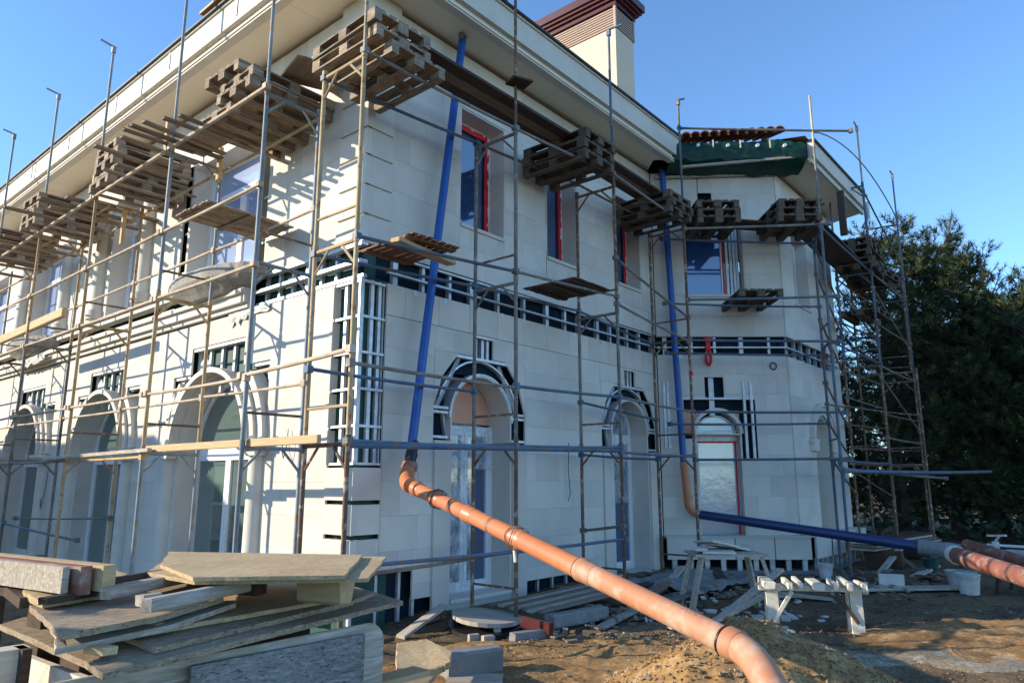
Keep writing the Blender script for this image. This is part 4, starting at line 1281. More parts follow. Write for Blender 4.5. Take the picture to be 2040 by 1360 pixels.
pe = V((3.788, 1.694, 0.862)); ps = V((5.62, 6.33, 1.665))
dr = (pe - ps); Lp = dr.length; dr.normalize()
op = thing('sewer_pipe', (4.6, 4.0, .6), 'orange sewer pipe sloping from the house corner down over the soil heap', 'pipe')
mb = MB(); mb.path(elbow((5.80, 6.50, 1.86), (5.63, 6.40, 1.66), ps + dr * .12, .08, 9), .086, 18); mb.build('upper_elbow', 'orange_pipe', op, smooth=True)
mb = MB(); mb.tube((5.81, 6.505, 1.90), (5.785, 6.49, 1.83), .097, 18); mb.build('collar', 'orange_dark', op, smooth=True)
cuts = [0.06, .175, .335, .52, .72, 1.0]
ms = ['orange_pipe', 'orange_pipe', 'orange_pipe', 'orange_pipe', 'orange_dusty']
for k in range(5):
    a, b = ps + dr * Lp * cuts[k], ps + dr * Lp * cuts[k + 1]
    mb = MB(); mb.tube(a, b, .072, 24); mb.build('tube', ms[k], op, smooth=True)
    s0 = a
    mb = MB(); mb.path([s0 - dr * .02, s0 - dr * .012, s0 + dr * .03, s0 + dr * .04, s0 + dr * .16, s0 + dr * .17], [.073, .084, .084, .079, .078, .073], 24)
    mb.build('socket', ms[k], op, smooth=True)
    if k:
        mb = MB(); mb.tube(s0 - dr * .026, s0 - dr * .014, .081, 24); mb.build('seal_ring', 'black_pvc', op, smooth=True)
    if k in (1, 2, 3):
        mb = MB(); q_ = a + dr * Lp * (cuts[k + 1] - cuts[k]) * .55
        if k != 3: mb.tube(q_, q_ + dr * .05, .0735, 24); mb.build('collar_band', 'orange_dark', op, smooth=True)
    if k in (1, 3):
        w = MB()
        x = dr.orthogonal().normalized(); y = dr.cross(x)
        w.path([s0 + dr * (.05 + .05 * math.sin(t * 1.5)) + (x * math.cos(t) + y * math.sin(t)) * .095 for t in [q * .35 for q in range(40)]], .005, 5); w.build('wire_tie', 'orange_dark' if k == 3 else 'dark', op)
mb = MB(); p = ps + dr * Lp * .52; mb.tube(p + V((0, 0, -.09)), p + V((-.02, -.03, -.2)), .014, 8); mb.build('tag', 'stonewhite', op)
nd = V((3.498, 1.351, 0.750)) + V((0, 0, -.05))
e0 = pe; e1 = pe + dr * .16; nd_d = (nd - e1).normalized()
mb = MB(); mb.path([pe - dr * .03, pe - dr * .02, pe + dr * .05, pe + dr * .06], [.074, .085, .085, .08], 24); mb.build('collar', 'orange_dusty', op, smooth=True)
mb = MB(); mb.tube(pe - dr * .04, pe - dr * .028, .084, 24); mb.build('seal_ring', 'black_pvc', op, smooth=True)
mb = MB(); mb.path(elbow(e0 + dr * .02, e1, e1 + nd_d * .2, .08, 10) + [e1 + nd_d * .9], .078, 24); mb.build('lower_elbow', 'orange_dusty', op, smooth=True)
# handwriting strokes in black marker on the pipe
mb = MB()
side = V((dr.y, -dr.x, 0)).normalized(); upv = dr.cross(side).normalized()
if upv.z < 0: upv = -upv
face = (-V((pe.x, pe.y, 0)).normalized() * .35 + upv).normalized()
tang = dr.cross(face).normalized()
for k in range(6):
    q = ps + dr * (Lp * .925 + k * .022)
    c0 = q + face * 0.0728; 
    for j in range(4):
        t0, t1 = -.25 + j * .13, -.25 + (j + 1) * .13 - .01
        A_ = q + (face * math.cos(t0) + tang * math.sin(t0)) * 0.0732 + dr * random.uniform(-.004, .004)
        B_ = q + (face * math.cos(t1) + tang * math.sin(t1)) * 0.0732 + dr * random.uniform(-.004, .004)
        if (k * 7 + j) % 5: mb.tube(A_, B_, .0014, 4)
mb.build('marker_writing', 'black_pvc', op)

p2 = thing('drain_pipe', (13.05, 6.6, 1.2), 'second blue drain pipe in the inner corner beside the bay', 'pipe')
mb = MB(); mb.tube((12.60, 6.58, 8.0), (12.62, 6.40, 2.05), .062, 18); mb.build('tube', 'blue_pipe', p2, smooth=True)
mb = MB(); mb.tube((12.62, 6.40, 2.05), (12.66, 6.36, 1.25), .075, 18); mb.build('lower_tube', 'orange_pipe', p2, smooth=True)
mb = MB(); mb.path([(12.66, 6.36, 1.42), (12.66, 6.36, 1.36)], .086, 18); mb.build('collar', 'orange_pipe', p2, smooth=True)
mb = MB(); mb.path(elbow((12.66, 6.36, 1.27), (12.67, 6.34, 1.12), (12.78, 6.2, 1.09), .07), .078, 16); mb.build('elbow', 'orange_pipe', p2, smooth=True)
p3 = thing('drain_pipe', (13, 4.5, .6), 'dark blue pipe sloping across the bay to the right', 'pipe')
a, b = V((12.78, 6.2, 1.08)), V((13.329, 2.701, 0.662))
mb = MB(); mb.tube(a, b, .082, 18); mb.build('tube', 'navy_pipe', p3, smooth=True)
d3 = (b - a).normalized()
mb = MB(); mb.path([b - d3 * .02, b, b + d3 * .35, b + d3 * .36, b + d3 * .75], [.085, .12, .12, .13, .13], 18); mb.build('reducer', 'concrete_grey', p3, smooth=True)
mb = MB(); mb.tube(b + d3 * .75, b + d3 * 1.3, .105, 16); mb.build('end_tube', 'orange_dark', p3, smooth=True)
# big red-brown pipes lying at the right edge
o = thing('sewer_pipe', (12.801, 1.577, 0.500), 'fat red-brown pipe with white rim lying at the right edge, front one', 'pipe')
a, b = V((11.052, 1.814, 0.756)), V((9.465, 0.813, 0.663))
mb = MB(); mb.tube(a, b, .105, 18); mb.build('tube', 'orange_dark', o, smooth=True)
dd = (b - a).normalized()
mb = MB(); mb.tube(a - dd * .06, a + dd * .03, .12, 18); mb.build('rim', 'stonewhite', o, smooth=True)
o = thing('sewer_pipe', (16.182, 1.883, 0.500), 'thinner red-brown pipe behind the fat one at the right edge', 'pipe')
mb = MB(); mb.tube(V((12.455, 1.903, 0.786)), V((11.366, 0.882, 0.612)), .085, 16); mb.build('tube', 'orange_dark', o, smooth=True)

# ------------------------------------------------------------------ timber box and board pile in the foreground
def sheet(name, pts, th, m, label, cat, group=None, rag=0.0, seg=10):
    """board with slightly ragged edge: top outline extruded downwards"""
    P = []
    n = len(pts)
    for i in range(n):
        a, b = V(pts[i]), V(pts[(i + 1) % n])
        k = seg if rag else 1
        for j in range(k):
            q = a.lerp(b, j / k)
            if rag and j: q += V((random.uniform(-rag, rag), random.uniform(-rag, rag), 0))
            P.append(q)
    mb = MB(); mb.prism(P, (0, 0, -th))
    return tag(mb.build(name, m), label, cat, group)


GO = 'boards piled on the timber box'
bx = thing('timber_box', (1.7, 3.4, 0), 'waist-high timber box under the foreground board pile', 'box')
A0, A1 = V((1.564, 3.108, 0.960)), V((2.474, 3.075, 0.990))
tdir = (A1 - A0); tdir.z = 0; tdir.normalize(); tn = V((tdir.y, -tdir.x, 0))
A0b = A0 - tdir * .9
mb = MB(); mb.hexa(A0 + tn * .03 - V((0, 0, .015)), tdir * (A1 - A0).length * .96, tn * .02, (0, 0, -.75)); mb.build('front_panel', 'osb_grey', bx)
# plywood plate with a rounded corner
mb = MB(); L_ = (A1 - A0).length + .12
rr = .10
out = [A0b + V((0, 0, .0))] + [A0 + tdir * (L_ - rr + rr * math.sin(t)) + V((0, 0, .02 - rr + rr * math.cos(t))) for t in [k * math.pi / 12 for k in range(7)]] + [A0 + tdir * L_ + V((0, 0, -.72)), A0b + V((0, 0, -.8))]
mb.prism([p_ for p_ in out], -tn * .018); mb.build('side_plate', 'timber_grey', bx)
mb = MB(); q = A1 - V((0, 0, .38)); mb.hexa(q - tdir * .12 + tn * .03, tdir * .40, tn * .05, (0, 0, -.45)); mb.build('low_board', 'timber_grey', bx)
mb = MB(); mb.hexa(q + tdir * .29 + tn * .0, tdir * .10, tn * .05, (0, 0, -.45)); mb.build('low_board', 'concrete_grey', bx)
mb = MB(); mb.hexa(A1 - V((0, 0, .33)) - tn * .2, tdir * .5, tn * .14, (0, 0, -.03)); mb.build('ledge', 'timber', bx)
B0, B1 = V((1.226, 3.925, 0.930)), V((1.271, 2.979, 0.930))
mb = MB(); bd = (B1 - B0); bd.z = 0; bd.normalize(); bn = V((bd.y, -bd.x, 0))
mb.hexa(B0, bd * 1.0, bn * .03, (0, 0, -.16)); mb.build('side_board', 'timber_white', bx)
mb = MB(); mb.hexa(B0 - V((0, 0, .22)), bd * .95, bn * .025, (0, 0, -.5)); mb.build('side_board', 'timber_white', bx)
for px_, m, w, dx in ((20, 'timber_white', .12, 0), (48, 'timber_dark', .035, .02)):
    q = V((1.067, 3.624, 1.000)) if px_ == 20 else V((1.102, 3.582, 1.000))
    mb = MB(); mb.box(q.x - w / 2, q.x + w / 2, q.y - .05, q.y + .05 + dx, .0, 1.02); mb.build('corner_post', m, bx)
mb = MB(); q = V((1.180, 4.067, 0.900)); mb.beam(q, q + V((.16, -.06, .005)), .04, .035); mb.build('peg', 'timber', bx)
mb = MB(); mb.box(1.45, 2.3, 3.3, 4.2, .55, .98); mb.build('inner_fill', 'timber_dark', bx)
mb = MB(); mb.beam(V((1.204, 4.368, 1.200)), V((1.154, 3.791, 1.170)), .05, .045); mb.build('brace', 'timber_dark', bx)

sheet('osb_sheet', [(1.174, 4.179, 1.030), (1.164, 3.124, 1.030), (1.138, 2.863, 1.030), (2.866, 3.233, 1.030), (3.046, 3.942, 1.030), (2.377, 5.342, 1.030)], .024, 'osb_old',
      'lowest weathered board of the foreground pile, whole width', 'board', GO, .006)
sheet('osb_sheet', [(1.378, 3.001, 1.055), (2.518, 3.296, 1.055), (2.870, 3.484, 1.055), (2.918, 4.093, 1.055), (2.180, 4.894, 1.055), (1.411, 3.746, 1.055)], .022, 'osb_old',
      'second weathered board lying on the lowest one, front edge in shade', 'board', GO, .006)
sheet('osb_sheet', [(1.242, 3.199, 1.080), (2.374, 3.321, 1.080), (2.511, 3.311, 1.080), (2.678, 4.015, 1.080), (2.256, 4.514, 1.080), (1.395, 3.592, 1.080)], .02, 'osb',
      'sunlit flake board in the middle of the pile with a broken left edge', 'board', GO, .008)
sheet('osb_sheet', [(1.106, 3.262, 1.115), (1.058, 3.104, 1.090), (1.516, 3.177, 1.100), (1.919, 3.372, 1.120), (1.719, 3.843, 1.120), (1.207, 3.704, 1.120)], .022, 'timber_grey',
      'greyish board directly under the tilted flake board at the left', 'board', GO, .004)
sheet('osb_sheet', [(1.175, 3.856, 1.165), (1.053, 3.052, 1.150), (1.445, 3.141, 1.150), (1.838, 3.343, 1.160), (1.972, 3.808, 1.170), (1.650, 4.045, 1.170)], .024, 'osb_old',
      'tilted dark flake board under the three loose beams', 'board', GO, .005)
sheet('osb_sheet', [(1.215, 4.071, 1.220), (1.153, 3.817, 1.210), (1.152, 3.580, 1.200), (1.425, 3.648, 1.200), (1.692, 4.087, 1.220), (1.683, 4.234, 1.230)], .03, 'osb',
      'small sunlit piece of flake board with torn left end', 'board', GO, .008)
sheet('osb_sheet', [(1.676, 3.817, 1.250), (2.166, 4.586, 1.250), (2.943, 3.481, 1.250), (2.249, 2.788, 1.250), (1.681, 3.327, 1.250)], .018, 'osb',
      'large sunlit flake board sticking out at the right of the pile, lower of the pair', 'board', GO, .004)
sheet('osb_sheet', [(1.787, 3.914, 1.270), (2.139, 4.585, 1.270), (2.795, 3.524, 1.270), (2.145, 2.831, 1.270), (1.658, 3.298, 1.270)], .018, 'osb',
      'upper one of the pair of large sunlit flake boards', 'board', GO, .004)
bar('beam', (1.359, 3.477, 1.215), (1.897, 3.780, 1.215), .055, .05, 'timber_grey', 'grey sunlit square beam with a rounded end, middle of three on the pile', 'beam', 'loose beams on the pile')
bar('beam', (1.381, 3.117, 1.200), (1.943, 3.333, 1.200), .05, .055, 'timber_grey', 'nearest grey beam on the pile with a split in its side', 'beam', 'loose beams on the pile')
bar('beam', (1.431, 3.300, 1.195), (1.523, 3.316, 1.195), .05, .045, 'timber_grey', 'short grey block behind the nearest beam on the pile', 'block')
bar('lath', (1.376, 3.683, 1.235), (1.789, 3.877, 1.235), .028, .03, 'timber_dark', 'thin dark lath, farthest of the loose pieces on the pile', 'lath')
bar('board_strip', (1.136, 3.530, 1.205), (1.446, 3.694, 1.200), .05, .03, 'timber_dark', 'dark strip along the front of the small torn board', 'strip')
bar('block', (1.195, 3.146, 1.065), (1.222, 3.036, 1.065), .06, .03, 'timber', 'small pale wood block wedged between the boards at the front', 'block')
bar('block', (1.466, 3.303, 1.100), (1.491, 3.222, 1.090), .05, .035, 'timber', 'pale wedge under the tilted flake board', 'block')
bar('block', (2.281, 3.327, 1.150), (2.353, 3.083, 1.150), .12, .12, 'timber', 'pale wood block carrying the large flake boards', 'block')
bar('block', (1.998, 3.777, 1.170), (2.109, 3.474, 1.170), .10, .09, 'timber_dark', 'brown spacer under the left part of the large flake boards', 'block')
cr = thing('timber_crate', (1.813, 5.758, 1.100), 'pale crate of planks with red-brown ends at the left edge', 'crate')
a, b = V((1.087, 4.553, 1.330)), V((1.247, 3.593, 1.330))
cdx = (b - a).normalized(); cn = V((cdx.y, -cdx.x, 0))
mb = MB(); mb.hexa(a, cdx * (b - a).length, cn * .03, (0, 0, -.11)); mb.build('front_plank', 'timber_grey', cr)
mb = MB(); mb.hexa(a - cn * .02, cdx * ((b - a).length + .05), -cn * .05, (0, 0, -.12)); mb.build('middle_plank', 'orange_dark', cr)
mb = MB(); mb.hexa(a - cn * .09, cdx * ((b - a).length + .10), -cn * .06, (0, 0, -.11)); mb.build('back_plank', 'timber', cr)
mb = MB(); mb.hexa(a + V((0, 0, -.125)) - cn * .2, cdx * ((b - a).length - .1), cn * .2, (0, 0, -.04)); mb.build('bottom_plank', 'timber_dark', cr)
mb = MB(); mb.hexa(a + V((0, 0, -.165)) - cn * .16, cdx * .12, cn * .1, (0, 0, -(a.z - .165))); mb.hexa(a + cdx * .55 + V((0, 0, -.165)) - cn * .16, cdx * .12, cn * .1, (0, 0, -(a.z - .165))); mb.build('leg', 'timber_dark', cr)

# ------------------------------------------------------------------ soil heap, stones, rubble
hc = V((5.15, 2.15, 0))


def hz(x, y):
    dx, dy = x - hc.x, y - hc.y
    u = dx * .77 + dy * .64; v = -dx * .64 + dy * .77
    r = math.sqrt((u / 1.12) ** 2 + (v / 1.5) ** 2)
    if r > 1.25: return -1
    h = .74 * max(0, 1 - r ** 1.3) + .05 * NZ.noise((x * 2.5, y * 2.5, 3)) + .035 * NZ.noise((x * 8, y * 8, 1)) + .018 * NZ.noise((x * 21, y * 21, 7))
    return h - .05 * max(0, r - .8)


mb = MB()
N = 110
for i in range(N + 1):
    for k in range(N + 1):
        x = hc.x - 1.9 + 3.8 * i / N; y = hc.y - 1.9 + 3.8 * k / N
        h = hz(x, y)
        mb.v.append(V((x, y, (gz(x, y) + h) if h > -.5 else gz(x, y) - .15)))
for i in range(N):
    for k in range(N):
        q = i * (N + 1) + k; mb.f.append((q, q + N + 1, q + N + 2, q + 1))
tag(mb.build('soil_heap', 'heap', smooth=True), 'heap of fresh yellow-brown soil under the orange pipe', 'soil heap')
rg = random.Random(5)
mb = MB(); c_ = 0
while c_ < 5200:
    t, r = rg.uniform(0, 6.283), 1.75 * math.sqrt(rg.random())
    x, y = hc.x + r * math.cos(t), hc.y + r * math.sin(t)
    h = hz(x, y)
    if h < -.06: continue
    mb.blob((x, y, gz(x, y) + h + .004), rg.choice([.008, .01, .012, .014, .018, .03 if rg.random() < .25 else .012]), rg); c_ += 1
for k in range(2600):
    t, r = rg.uniform(0, 6.283), math.sqrt(rg.random())
    x, y = 5.9 + 1.5 * r * math.cos(t), 3.9 + 1.1 * r * math.sin(t)
    mb.blob((x, y, gz(x, y) + .034), rg.choice([.005, .007, .009, .012, .022 if rg.random() < .3 else .007]), rg)
tag(mb.build('soil_clods', 'heap_stone'), 'loose clods and pebbles covering the soil heap', 'clods', kind='stuff')
mb = MB()
for k in range(6000):
    x, y = rg.uniform(2.6, 15), rg.uniform(-.5, 6.8)
    if rg.random() < .35: x, y = rg.uniform(6.5, 12), rg.uniform(.2, 3.4)
    mb.blob((x, y, gz(x, y) + .003), rg.choice([.006, .008, .010, .012, .016, .04 if rg.random() < .12 else .010]), rg)
tag(mb.build('ground_gravel', 'gravel'), 'stones and crumbs scattered over the soil', 'gravel', kind='stuff')
for cx_, cy_, rx_, ry_, mt_, kn_, nm_ in ((5.75, 4.0, 2.1, 1.3, 'heap', 'sand_spread', 'yellow sandy soil trodden out between the heap and the timber box'), (9.6, 1.3, 1.6, 1.1, 'heap', 'sand_spread', 'sandy soil spread thinly beside the pale dust at the right'), (8.9, 1.0, 1.5, .8, 'dust', 'cement_dust', 'broad pale patch of spilled cement dust on the sunlit soil at the right'), (7.7, 2.2, .7, .35, 'dust', 'cement_dust', 'small pale patch of spilled dust beside the soil heap')):
    mb = MB(); nn = 46 if mt_ == 'dust' else 110
    for k in range(9 if mt_ == 'dust' else 25):
        for q in range(nn):
            t = 2 * math.pi * q / nn
            K_ = 8 if mt_ == 'dust' else 24
            f = (k / K_) * (1 + .28 * NZ.noise((math.cos(t) * 1.6, math.sin(t) * 1.6, cx_)) + .16 * NZ.noise((math.cos(t) * 5, math.sin(t) * 5, cy_)))
            x, y = cx_ + .7 * rx_ * f * math.cos(t) + .5 * ry_ * f * math.sin(t), cy_ - .6 * rx_ * f * math.cos(t) + .7 * ry_ * f * math.sin(t)
            mb.v.append(V((x, y, gz(x, y) + (.012 if mt_ == 'dust' else .028) + .016 * (1 - k / K_) + .012 * NZ.noise((x * 9, y * 9, 0)) + .012 * NZ.noise((x * 4, y * 4, 5)) - (.03 if k == K_ else 0))))
    for k in range(K_):
        for q in range(nn):
            q2 = (q + 1) % nn
            mb.f.append((k * nn + q, (k + 1) * nn + q, (k + 1) * nn + q2, k * nn + q2))
    tag(mb.build(kn_, mt_, smooth=True), nm_, 'dust' if mt_ == 'dust' else 'sand', kind='stuff')
rg2 = random.Random(9)
mb = MB()
for k in range(620):
    x = rg2.uniform(6.3, 15.5); y = rg2.uniform(4.6, 6.6) if x < 12 else rg2.uniform(2.6, 4.4)
    a = rg2.uniform(0, 3.14); l = rg2.uniform(.05, .3)
    z = gz(x, y) + rg2.uniform(.01, .06)
    mb.beam((x, y, z), (x + l * math.cos(a), y + l * math.sin(a), z + rg2.uniform(-.02, .05)), rg2.uniform(.02, .08), rg2.uniform(.008, .02))
tag(mb.build('wood_scraps', 'plank'), 'small wood scraps littering the ground along the shaded wall', 'scraps', kind='stuff')


def on(x, y, dz=0.0):
    return V((x, y, gz(x, y) + dz))


# ------------------------------------------------------------------ work bench with offcuts, sawhorse table
bn_ = thing('workbench', on(8.6, 3.0), 'low sunlit trestle bench with stubby cross pieces near the soil heap', 'bench')
E0, E1 = V((7.228, 2.761, 0.500)), V((7.897, 2.058, 0.500))
E0 = V((8.55, 3.45, .50)); E1 = V((9.15, 2.42, .50))
bd_ = (E1 - E0).normalized(); bq = V((-bd_.y, bd_.x, 0))
if bq.x < 0: bq = -bq
mb = MB(); mb.hexa(E0 - bq * .05, bd_ * (E1 - E0).length, bq * .10, (0, 0, -.045)); mb.hexa(E0 + bq * .12, bd_ * (E1 - E0).length * .98, bq * .12, (0, 0, -.045)); mb.build('top_board', 'timber_white', bn_)
for e, s in ((E0, 1), (E1, -1)):
    p = e + bd_ * .14 * s
    mb = MB(); mb.beam(p - bq * .0 - V((0, 0, .04)), V((p.x - bq.x * .03, p.y - bq.y * .03, gz(p.x, p.y) - .02)), .13, .05, bq); mb.build('leg', 'timber_white', bn_)
    p2_ = p + bq * .22
    mb = MB(); mb.beam(p2_ - V((0, 0, .04)), V((p2_.x, p2_.y, gz(p2_.x, p2_.y) - .02)), .10, .04, bq); mb.build('leg', 'timber_white', bn_)
    mb = MB(); mb.beam(p + bd_ * .22 * s - V((0, 0, .05)) - bq * .04, V((p.x, p.y, .12)) - bq * .04, .05, .04); mb.build('brace', 'timber_dark' if s < 0 else 'timber_white', bn_)
for k, (t, w, l) in enumerate(((.08, .12, .42), (.26, .05, .36), (.36, .05, .34), (.52, .12, .40), (.68, .05, .30), (.80, .055, .44), (.93, .05, .30))):
    q = E0 + bd_ * (E1 - E0).length * t - bq * (.20 + .04 * (k % 2)) + V((0, 0, .03))
    bar('offcut', q, q + bq * l * 1.15 + V((0, 0, .012 * (k % 3))), w, .075, 'timber_white' if k % 3 == 1 else 'timber_white', 'pale timber offcut laid across the low bench, %s from its left end' % ('first', 'second', 'third', 'fourth', 'fifth', 'sixth', 'seventh')[k], 'offcut', 'offcuts on the low bench')

tb = thing('sawhorse_table', on(9.5, 4.3), 'shaded makeshift sawhorse table carrying white stone slabs', 'table')
c0, c1, c2, c3 = V((8.95, 4.42, .72)), V((9.60, 3.70, .72)), V((10.1, 4.15, .72)), V((9.45, 4.85, .72))
mb = MB(); mb.prism([c0, c1, c2, c3], (0, 0, .03)); mb.build('table_top', 'timber_grey', tb)
for q, dx in ((c0, (-.12, .05)), (c1, (.08, -.1)), (c2, (.12, 0)), (c3, (0, .1))):
    i_ = q + ((c0 + c2) / 2 - q) * .18
    mb = MB(); mb.beam(i_ - V((0, 0, .005)), V((q.x + dx[0], q.y + dx[1], gz(q.x, q.y) - .02)), .07, .05); mb.build('leg', 'timber_grey', tb)
mb = MB(); mb.beam(c0 + V((.1, 0, -.45)), c3 + V((0, -.05, -.45)), .07, .03); mb.beam(c1 + V((0, .05, -.5)), c2 + V((0, 0, -.5)), .07, .03); mb.build('stretcher', 'timber_grey', tb)
mb = MB(); mb.beam(on(8.72, 4.05, .02), V((9.75, 3.62, .56)), .11, .035); mb.build('brace', 'timber_grey', tb)
for k, (x, y, z, w, l, r, t) in enumerate(((9.45, 4.35, .757, .62, .42, .5, .0), (9.75, 4.35, .79, .36, .5, 1.0, .16), (9.62, 4.45, .83, .6, .40, .9, .22), (9.3, 4.5, .79, .5, .15, .4, 0))):
    m = MB(); m.box(-w / 2, w / 2, -l / 2, l / 2, 0, .025)
    o = m.build('stone_slab', 'stonewhite', org=(0, 0, 0)); o.location = (x, y, z); o.rotation_euler = (t, t * .4, r)
    tag(o, ('broad white stone slab lying flat on the sawhorse table', 'cream stone slab tilted at the right of the sawhorse table', 'topmost white slab leaning on the sawhorse table pile', 'narrow white slab at the back left of the sawhorse table')[k], 'slab', 'white slabs on the sawhorse table')
bar('plank', on(8.45, 3.98, .03), on(9.4, 3.45, .42), .12, .035, 'timber_grey', 'grey plank leaning against the sawhorse table', 'plank')
for k, (x, y, l, r, m) in enumerate(((8.7, 3.55, .5, .35, 'stonewhite'), (8.85, 3.62, .5, .3, 'stonewhite'), (10.7, 4.1, .8, 2.4, 'stonewhite'), (10.9, 3.8, .9, 2.2, 'timber_grey'), (10.5, 4.35, .6, .4, 'stonewhite'))):
    bar('plank', on(x - l / 2 * math.cos(r), y - l / 2 * math.sin(r), .03), on(x + l / 2 * math.cos(r), y + l / 2 * math.sin(r), .05 + .05 * (k > 1)), .14, .035, m,
        ('white slat on the ground before the sawhorse table, nearer one', 'white slat on the ground before the sawhorse table, farther one', 'white board leaning behind the sawhorse table', 'grey board on the ground right of the sawhorse table', 'white panel beneath the slabs behind the sawhorse table')[k], 'board', 'white boards about the sawhorse table')

# ------------------------------------------------------------------ things lying before the right wall
# mortar tray / round board
mb = MB()
rim = []
cc_ = V((6.628, 5.990, 0.120)); 
e1_ = (V((6.916, 5.650, 0.120)) - V((6.379, 6.285, 0.120))) / 2
e2_ = (V((7.284, 6.453, 0.120)) - V((6.148, 5.555, 0.120))) / 2
for k in range(26):
    t = 2 * math.pi * k / 26
    rim.append(cc_ + e1_ * math.cos(t) * (1 + .03 * math.sin(3 * t)) + e2_ * math.sin(t) * (1.0 if math.sin(t) < 0 else .85) + V((0, 0, .03 + .05 * math.cos(t + 2.4))))
mb.prism(rim, (0, 0, -.045))
tag(mb.build('mortar_board', 'mortar'), 'round cement-caked board on the ground below the arched door', 'board')
rim = [(p - cc_) * 1.1 + V((cc_.x, cc_.y, cc_.z - .08)) for p in rim]
mb = MB(); mb.prism([V((p.x, p.y, cc_.z - .05)) for p in rim], (0, 0, -.3)); tag(mb.build('plastic_tub', 'black_pvc'), 'dark tub carrying the round cement board', 'tub')
bar('steel_plate', (6.513, 5.357, 0.160), (6.393, 4.859, 0.160), .05, .12, 'maroon', 'red-brown steel channel lying right of the round cement board', 'channel')
bar('kerb_block', (6.950, 5.303, 0.100), (7.870, 5.160, 0.100), .16, .16, 'concrete_grey', 'long grey concrete kerb block on the shaded ground', 'block')
bar('kerb_block', (6.049, 5.112, 0.080), (6.409, 4.994, 0.080), .12, .12, 'concrete_grey', 'small broken concrete block before the red channel', 'block')
bar('concrete_block', (4.643, 4.686, 0.120), (5.138, 4.507, 0.120), .20, .26, 'concrete_grey', 'grey concrete block on the ground right of the timber box', 'block')
bar('concrete_block', (4.580, 4.590, 0.020), (4.880, 4.235, 0.020), .30, .10, 'timber_grey', 'flat grey board at the bottom edge before the concrete block', 'board')
for k, (px, py, s) in enumerate(((938, 1268, .07), (962, 1272, .08), (985, 1254, .05))):
    q = {0: V((5.869, 5.553, 0.050)), 1: V((5.890, 5.378, 0.050)), 2: V((6.236, 5.522, 0.080))}[k]
    bar('brick_piece', q, q + V((s * 1.3, -s * .6, 0)), s, s * 1.3, ('mortar', 'mortar', 'stonewhite')[k], ('left sunlit brick piece by the dark tub', 'right sunlit brick piece by the dark tub', 'pale lid standing before the dark tub')[k], 'brick' if k < 2 else 'lid')
sheet('osb_sheet', [(4.289, 4.907, 0.350), (4.528, 4.791, 0.360), (4.449, 4.407, 0.330), (4.239, 4.224, 0.310), (4.109, 4.240, 0.280), (3.880, 4.430, 0.300)], .05, 'osb',
      'rounded flake board piece between timber box and concrete block', 'board', None, .01)
sheet('osb_sheet', [(4.136, 4.752, 0.180), (4.395, 4.523, 0.160), (4.152, 4.382, 0.140), (3.870, 4.469, 0.160)], .04, 'timber_grey', 'grey board under the rounded flake board piece', 'board', None, .005)
bar('plank', (5.496, 6.225, 0.040), (6.257, 6.333, 0.260), .13, .035, 'timber_grey', 'grey plank leaning against the foot of the corner pier', 'plank')
bar('plank', (4.505, 5.607, 0.300), (4.535, 5.292, 0.280), .14, .04, 'timber_dark', 'dark plank end behind the timber box', 'plank')
# slatted walkway of boards in front of the arched door
wk = thing('walkway', (8.0, 6.0, .1), 'grey slatted walkway on bearers under the scaffold before the arched door', 'walkway')
for k in range(7):
    y = 5.52 + .13 * k
    mb = MB(); mb.beam((7.05 + random.uniform(-.06, .06), y, .17), (9.0 + random.uniform(-.1, .1), y + random.uniform(-.02, .03), .20), .085, .03); mb.build('slat', 'timber_grey' if k % 2 else 'plank', wk)
for k, x in enumerate((7.2, 8.0, 8.8)):
    mb = MB(); mb.beam((x, 5.4, .10), (x, 6.4, .13), .08, .09); mb.build('bearer', 'plank', wk)
rgd = random.Random(21)
GD = 'loose planks on the ground along the shaded wall'
spots = [(8.1, 5.0, .15, 1.5), (9.3, 5.3, .25, 1.8), (9.9, 5.9, .05, 1.7), (10.4, 5.2, -.2, 1.3), (10.9, 5.8, .3, 1.6), (11.4, 5.1, .0, 1.2), (12.0, 5.5, .6, 1.1), (9.4, 4.9, -.3, 1.0), (8.9, 6.1, .1, 1.6), (11.7, 6.2, .1, 1.2),
         (13.9, 3.3, -.5, 1.6), (14.6, 3.5, .2, 1.5), (15.1, 3.0, -.1, 1.3), (15.8, 3.4, .4, 1.6), (14.2, 2.8, .05, 1.2), (16.6, 3.2, .1, 2.0)]
wh = ['before the kerb block', 'left of the bay, lowest', 'left of the bay, at the wall', 'pointing at the table', 'behind the table', 'behind the table, lower', 'under the bay corner', 'between kerb and table', 'under the walkway end', 'in the inner corner',
      'before the bay footing', 'under the tower, left', 'under the tower, front', 'under the tower, slanting', 'nearest under the tower', 'far under the tower']
for k, (x, y, r, l) in enumerate(spots):
    bar('ground_plank', on(x - l / 2 * math.cos(r), y - l / 2 * math.sin(r), .04 + .05 * (k % 3)), on(x + l / 2 * math.cos(r), y + l / 2 * math.sin(r), .05 + .07 * ((k + 1) % 3)), rgd.uniform(.1, .2), .04,
        ('timber_grey', 'plank', 'timber_dark', 'concrete_grey')[k % 4], 'discarded plank on the shaded ground %s' % wh[k], 'plank', GD)
# blue-white protective sheet on the ground left of the bay
mb = MB()
mb.grid(lambda a, b: on(10.1 + 2.2 * a, 4.95 + 1.3 * b, .10 + .07 * NZ.noise((a * 4, b * 4, 2)) + .03 * NZ.noise((a * 11, b * 9, 4))), 26, 16)
tag(mb.build('ground_sheet', 'concrete_grey', smooth=True), 'grey crumpled sheet on the ground left of the bay', 'sheet')
